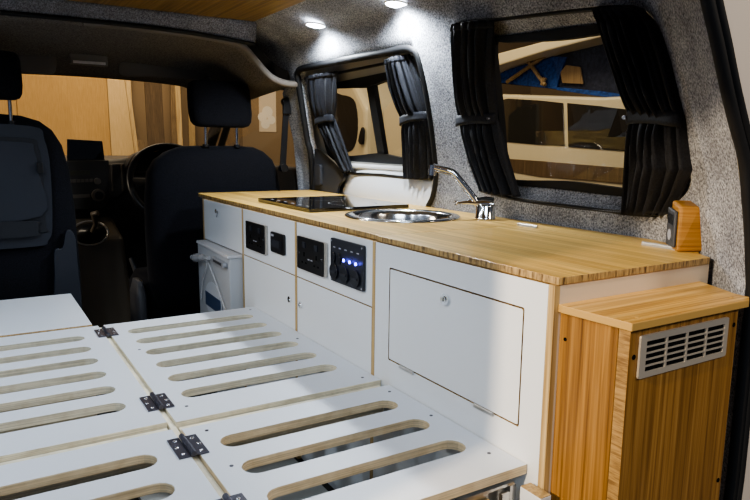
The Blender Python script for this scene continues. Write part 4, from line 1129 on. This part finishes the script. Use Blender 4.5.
leaning(163, 173, 60, 'b2', 'mid brown board leaning behind the steering wheel, right of the dark one', .18, .08)
leaning(175, 180, 60, 'b3', 'pale striped board standing left of the driver headrest', .1)
leaning(183, 189, 60, 'b3', 'pale board standing against the driver headrest edge', .16, .05)
leaning(205, 240, 60, 'b1', 'dark board standing behind the driver headrest posts', .10)
ps = thing('wall_poster', 'pale picture poster on the workshop wall beyond the driver door window', 'poster', P(271, 140, 'y', YW - .01))
c0, c1 = P(258.5, 90, 'y', YW), P(276, 132, 'y', YW)
build('sheet', MB().box(c0.x, c1.x, YW - .008, YW - .002, c1.z, c0.z), M['paper'], ps)
mb = MB()
for i, (px, py, rr) in enumerate([(262, 117, .05), (267, 112, .06), (271, 120, .045), (265, 124, .05)]):
    p = P(px, py, 'y', YW); mb.lathe([(0, 0), (rr, 0)], (0, 0, 0), 14); k = len(mb.v)
    for j in range(k - 28, k): x, y, z = mb.v[j]; mb.v[j] = (p.x + x, YW - .0105 - .0002 * i, p.z + y)
build('blots', mb, mat('poster_print', (0.75, 0.70, 0.62), .8), ps)
for i, (a, b, c, d, colr, lb) in enumerate([(259, 80, 264, 87.5, (.5, .12, .06), 'small red and white notice above the poster'), (265.5, 80, 272, 88, (.55, .42, .3), 'small pale notice above the poster, beside the red one')]):
    p, q = P(a, b, 'y', YW), P(c, d, 'y', YW)
    o = build('wall_notice', MB().box(p.x, q.x, YW - .006, YW - .001, q.z, p.z), mat('notice_%d' % i, colr, .7)); tag(o, lb, 'notice', 'notices on the workshop wall')

# parked campervan beside ours
XV = 3.6
def onv(pxs, x=XV): return [tuple(P(a, b, 'x', x).yz) for a, b in pxs]
pv = thing('parked_campervan', 'cream campervan with a raised blue pop-top seen through the rear side window', 'van', (XV + .8, 3.3, GZ))
def vp(name, pxs, x, t, m, parent=pv, bev=.01, sm=False):
    l = onv(pxs, x)
    if sm: l = smooth_loop(l, 3)
    mb = MB(); mb.plate(l, [], TX(x + t), t, 0, 0); return build(name, mb, M[m], parent, bevel=bev)
yA = onv([(470, 100)])[0][0]; yB = onv([(720, 100)])[0][0]
zr = onv([(500, 86)])[0][1]
body = [(yB - .3, GZ + .25), (yA + .3, GZ + .25), (yA + .3, onv([(500, 87)])[0][1]), (onv([(600, 97)])[0][0], onv([(600, 97)])[0][1]), (yB - .3, onv([(600, 97)])[0][1] - .02)]
mb = MB(); mb.plate(body, [], TX(XV + 1.6), 1.6, 0, 0); bd = build('body', mb, M['cream'], pv, bevel=.03)
vp('side_window', [(500, 100), (508, 98.5), (540, 100.5), (563, 103), (565, 146), (540, 145), (506, 142), (499, 138)], XV - .006, .005, 'tint', bd, .004)
vp('side_window', [(567, 103), (600, 106), (640, 111), (680, 116), (680, 156), (620, 151), (568, 147)], XV - .006, .005, 'tint', bd, .004)
vp('lower_window', [(497, 158), (540, 161), (600, 166), (680, 172), (680, 190), (600, 182), (540, 177), (500, 170)], XV - .006, .005, 'b1', bd, .004)
vp('pop_top_roof', [(470, 64), (470, 76), (495, 66.5), (545, 51), (600, 37), (680, 10), (680, 0), (600, 26), (545, 41), (495, 54)], XV - .08, .5, 'cream', pv, .01)
vp('canvas', [(470, 74), (495, 68), (545, 53), (600, 39), (680, 12), (680, 110), (600, 95.5), (545, 88), (495, 83), (470, 80)], XV + .12, .02, 'canvas2', pv, .003)
vp('blue_canvas_panel', [(495, 77), (522, 60), (545, 56), (566, 57), (560, 74), (556, 89), (520, 85), (495, 82)], XV + .10, .015, 'canvas', pv, .003)
vp('blue_canvas_strip', [(556, 87), (600, 91), (640, 97), (640, 101), (600, 96.5), (556, 90)], XV + .10, .015, 'canvas', pv, .003)
vp('canvas_window', [(560, 72), (566, 65), (580, 67), (583, 84), (562, 83)], XV + .10, .012, 'b2', pv, .003)
mb = MB()
for a, b in (((507, 82), (546, 55)), ((528, 61), (545, 85)), ((545, 78), (542, 85))):
    mb.tube([P(*a, 'x', XV + .07), P(*b, 'x', XV + .07)], .016, 8)
build('scissor_strut', mb, M['b2'], pv)
for sx in (XV - .02,):
    build('wheel', MB().cyl((XV + .0, 2.0, GZ + .31), (XV + .2, 2.0, GZ + .31), .31, 28), M['black_m'], pv)
    build('wheel', MB().cyl((XV + .0, yA - .2, GZ + .31), (XV + .2, yA - .2, GZ + .31), .31, 28), M['black_m'], pv)
# second vehicle, seen through the front side window
X2 = 3.1
pc = thing('parked_van', 'cream van with a dark rear door window seen through the front side window', 'van', (X2 + .8, 5.6, GZ))
def vp2(name, pxs, x, t, m, parent=pc, bev=.008):
    l = smooth_loop(onv(pxs, x), 3); mb = MB(); mb.plate(l, [], TX(x + t), t, 0, 0); return build(name, mb, M[m], parent, bevel=bev)
l0 = onv([(322, 84), (366, 90)], X2); l1 = onv([(322, 184), (372, 180)], X2)
b2 = build('body', MB().plate([(l0[1][0] - .02, GZ + .22), (6.4, GZ + .22), (6.4, l0[0][1]), (l0[1][0] + .25, l0[0][1]), (l0[1][0], l0[1][1] - .15)], [], TX(X2 + 1.5), 1.5, 0, 0), M['cream'], pc, bevel=.05, seg=3)
vp2('door_window', [(330, 97), (342, 95), (353, 99), (357, 112), (357, 135), (352, 150), (340, 152), (330, 150)], X2 - .006, .005, 'tint', b2, .003)
vp2('door_handle', [(358, 141), (361, 128), (363, 130), (362, 144)], X2 - .03, .02, 'black', b2, .003)
build('wheel', MB().cyl((X2, 5.4, GZ + .3), (X2 + .2, 5.4, GZ + .3), .3, 28), M['black_m'], pc)
# third: pale panel and orange-brown board beyond the second pane
l = onv([(384, 110), (392, 100), (408, 96), (412, 168), (384, 168)], 2.9)
o = build('pale_panel', MB().plate([(l[3][0], GZ + .002), (l[4][0], GZ + .002), (l[0][0], l[0][1]), (l[1][0], l[1][1]), (l[2][0], l[2][1])], [], TX(2.94), .04, 0, 0), M['cream'], bevel=.005)
tag(o, 'cream panel leaning upright outside the rear pane of the front side window', 'panel')
o = build('wall_right.001', MB().box(6.5, 6.6, -3, YW, GZ, 3.2), M['wallback']); struct(o, 'far workshop side wall', 'wall')

# ------------------------------------------------------------------ lights
def area(name, loc, target, size, energy, col, size_y=None, spread=None):
    l = bpy.data.lights.new(name, 'AREA'); l.energy = energy; l.color = col; l.size = size
    if size_y: l.shape = 'RECTANGLE'; l.size_y = size_y
    if spread: l.spread = radians(spread)
    o = bpy.data.objects.new(name, l); COL.objects.link(o); o.location = loc
    o.rotation_euler = (V(target) - V(loc)).to_track_quat('-Z', 'Y').to_euler(); return o
def spot(name, loc, target, energy, col, angle, blend=.3, rad=.03):
    l = bpy.data.lights.new(name, 'SPOT'); l.energy = energy; l.color = col; l.spot_size = radians(angle); l.spot_blend = blend; l.shadow_soft_size = rad
    o = bpy.data.objects.new(name, l); COL.objects.link(o); o.location = loc
    o.rotation_euler = (V(target) - V(loc)).to_track_quat('-Z', 'Y').to_euler(); return o
area('workshop_tube', (-0.6, -1.5, 2.2), (0.45, 1.3, 0.36), 1.2, 22, (0.80, 0.90, 1.0), 0.5)
spot('warm_lamp', (-1.3, 0.38, 1.40), (0.74, 0.60, 0.46), 200, (1.0, 0.80, 0.56), 25, .15, .02)
area('workshop_front', (0.9, 4.6, 2.9), (1.0, 6.6, 0.9), 1.5, 60, (1.0, 0.78, 0.48), 1.0)
area('workshop_side', (2.3, 3.4, 2.9), (3.6, 3.4, 0.9), 2.2, 52, (1.0, 0.86, 0.60), 0.6)
area('cab_fill', (0.4, 5.2, 2.6), (0.4, 3.0, 0.7), 1.6, 12, (1.0, 0.80, 0.55), 0.8)  # fill added ahead of the windscreen to brighten the dark cab
area('dash_fill', (-2.4, 3.3, 1.7), (0.6, 3.1, 0.45), 0.9, 34, (1.0, 0.85, 0.65), 0.7)  # added fill with no visible source, lifts the dashboard from the left
area('pillar_fill', (1.9, -0.9, 1.9), (1.1, 0.55, 0.95), 0.6, 14, (1.0, 0.84, 0.66), 0.4)  # small warm fill added outside to brighten the pale rear pillar
for i, (p, n) in enumerate(LEDS):
    spot('led_and_fill_beam', p + n * .022, p + V((0.03, 0.0, -1)), 15, (0.86, 0.93, 1.0), 165, .6, .02)
for y in (0.85, 1.3, 1.75):   # unseen fill spots, added along the other side to brighten the interior
    spot('led_and_fill_beam', (-0.15, y, 1.235), (-0.10, y, 0), 6.3, (0.76, 0.87, 1.0), 165, .6, .02)
w = bpy.data.worlds.new('World'); SC.world = w; w.use_nodes = True
w.node_tree.nodes['Background'].inputs[0].default_value = (0.62, 0.72, 1.0, 1); w.node_tree.nodes['Background'].inputs[1].default_value = 0.09

# ------------------------------------------------------------------ camera object
cd = bpy.data.cameras.new('camera'); cam = bpy.data.objects.new('camera', cd); COL.objects.link(cam)
cd.sensor_width = 36; cd.lens = F_PX / 750 * 36; cd.clip_start = 0.01
R = Matrix((RGT, UPV, -FWD)).transposed().to_4x4(); R.translation = EYE
cam.matrix_world = R
SC.camera = cam
SC.view_settings.view_transform = 'AgX'
SC.view_settings.look = 'AgX - Medium High Contrast'
SC.view_settings.exposure = 0.3
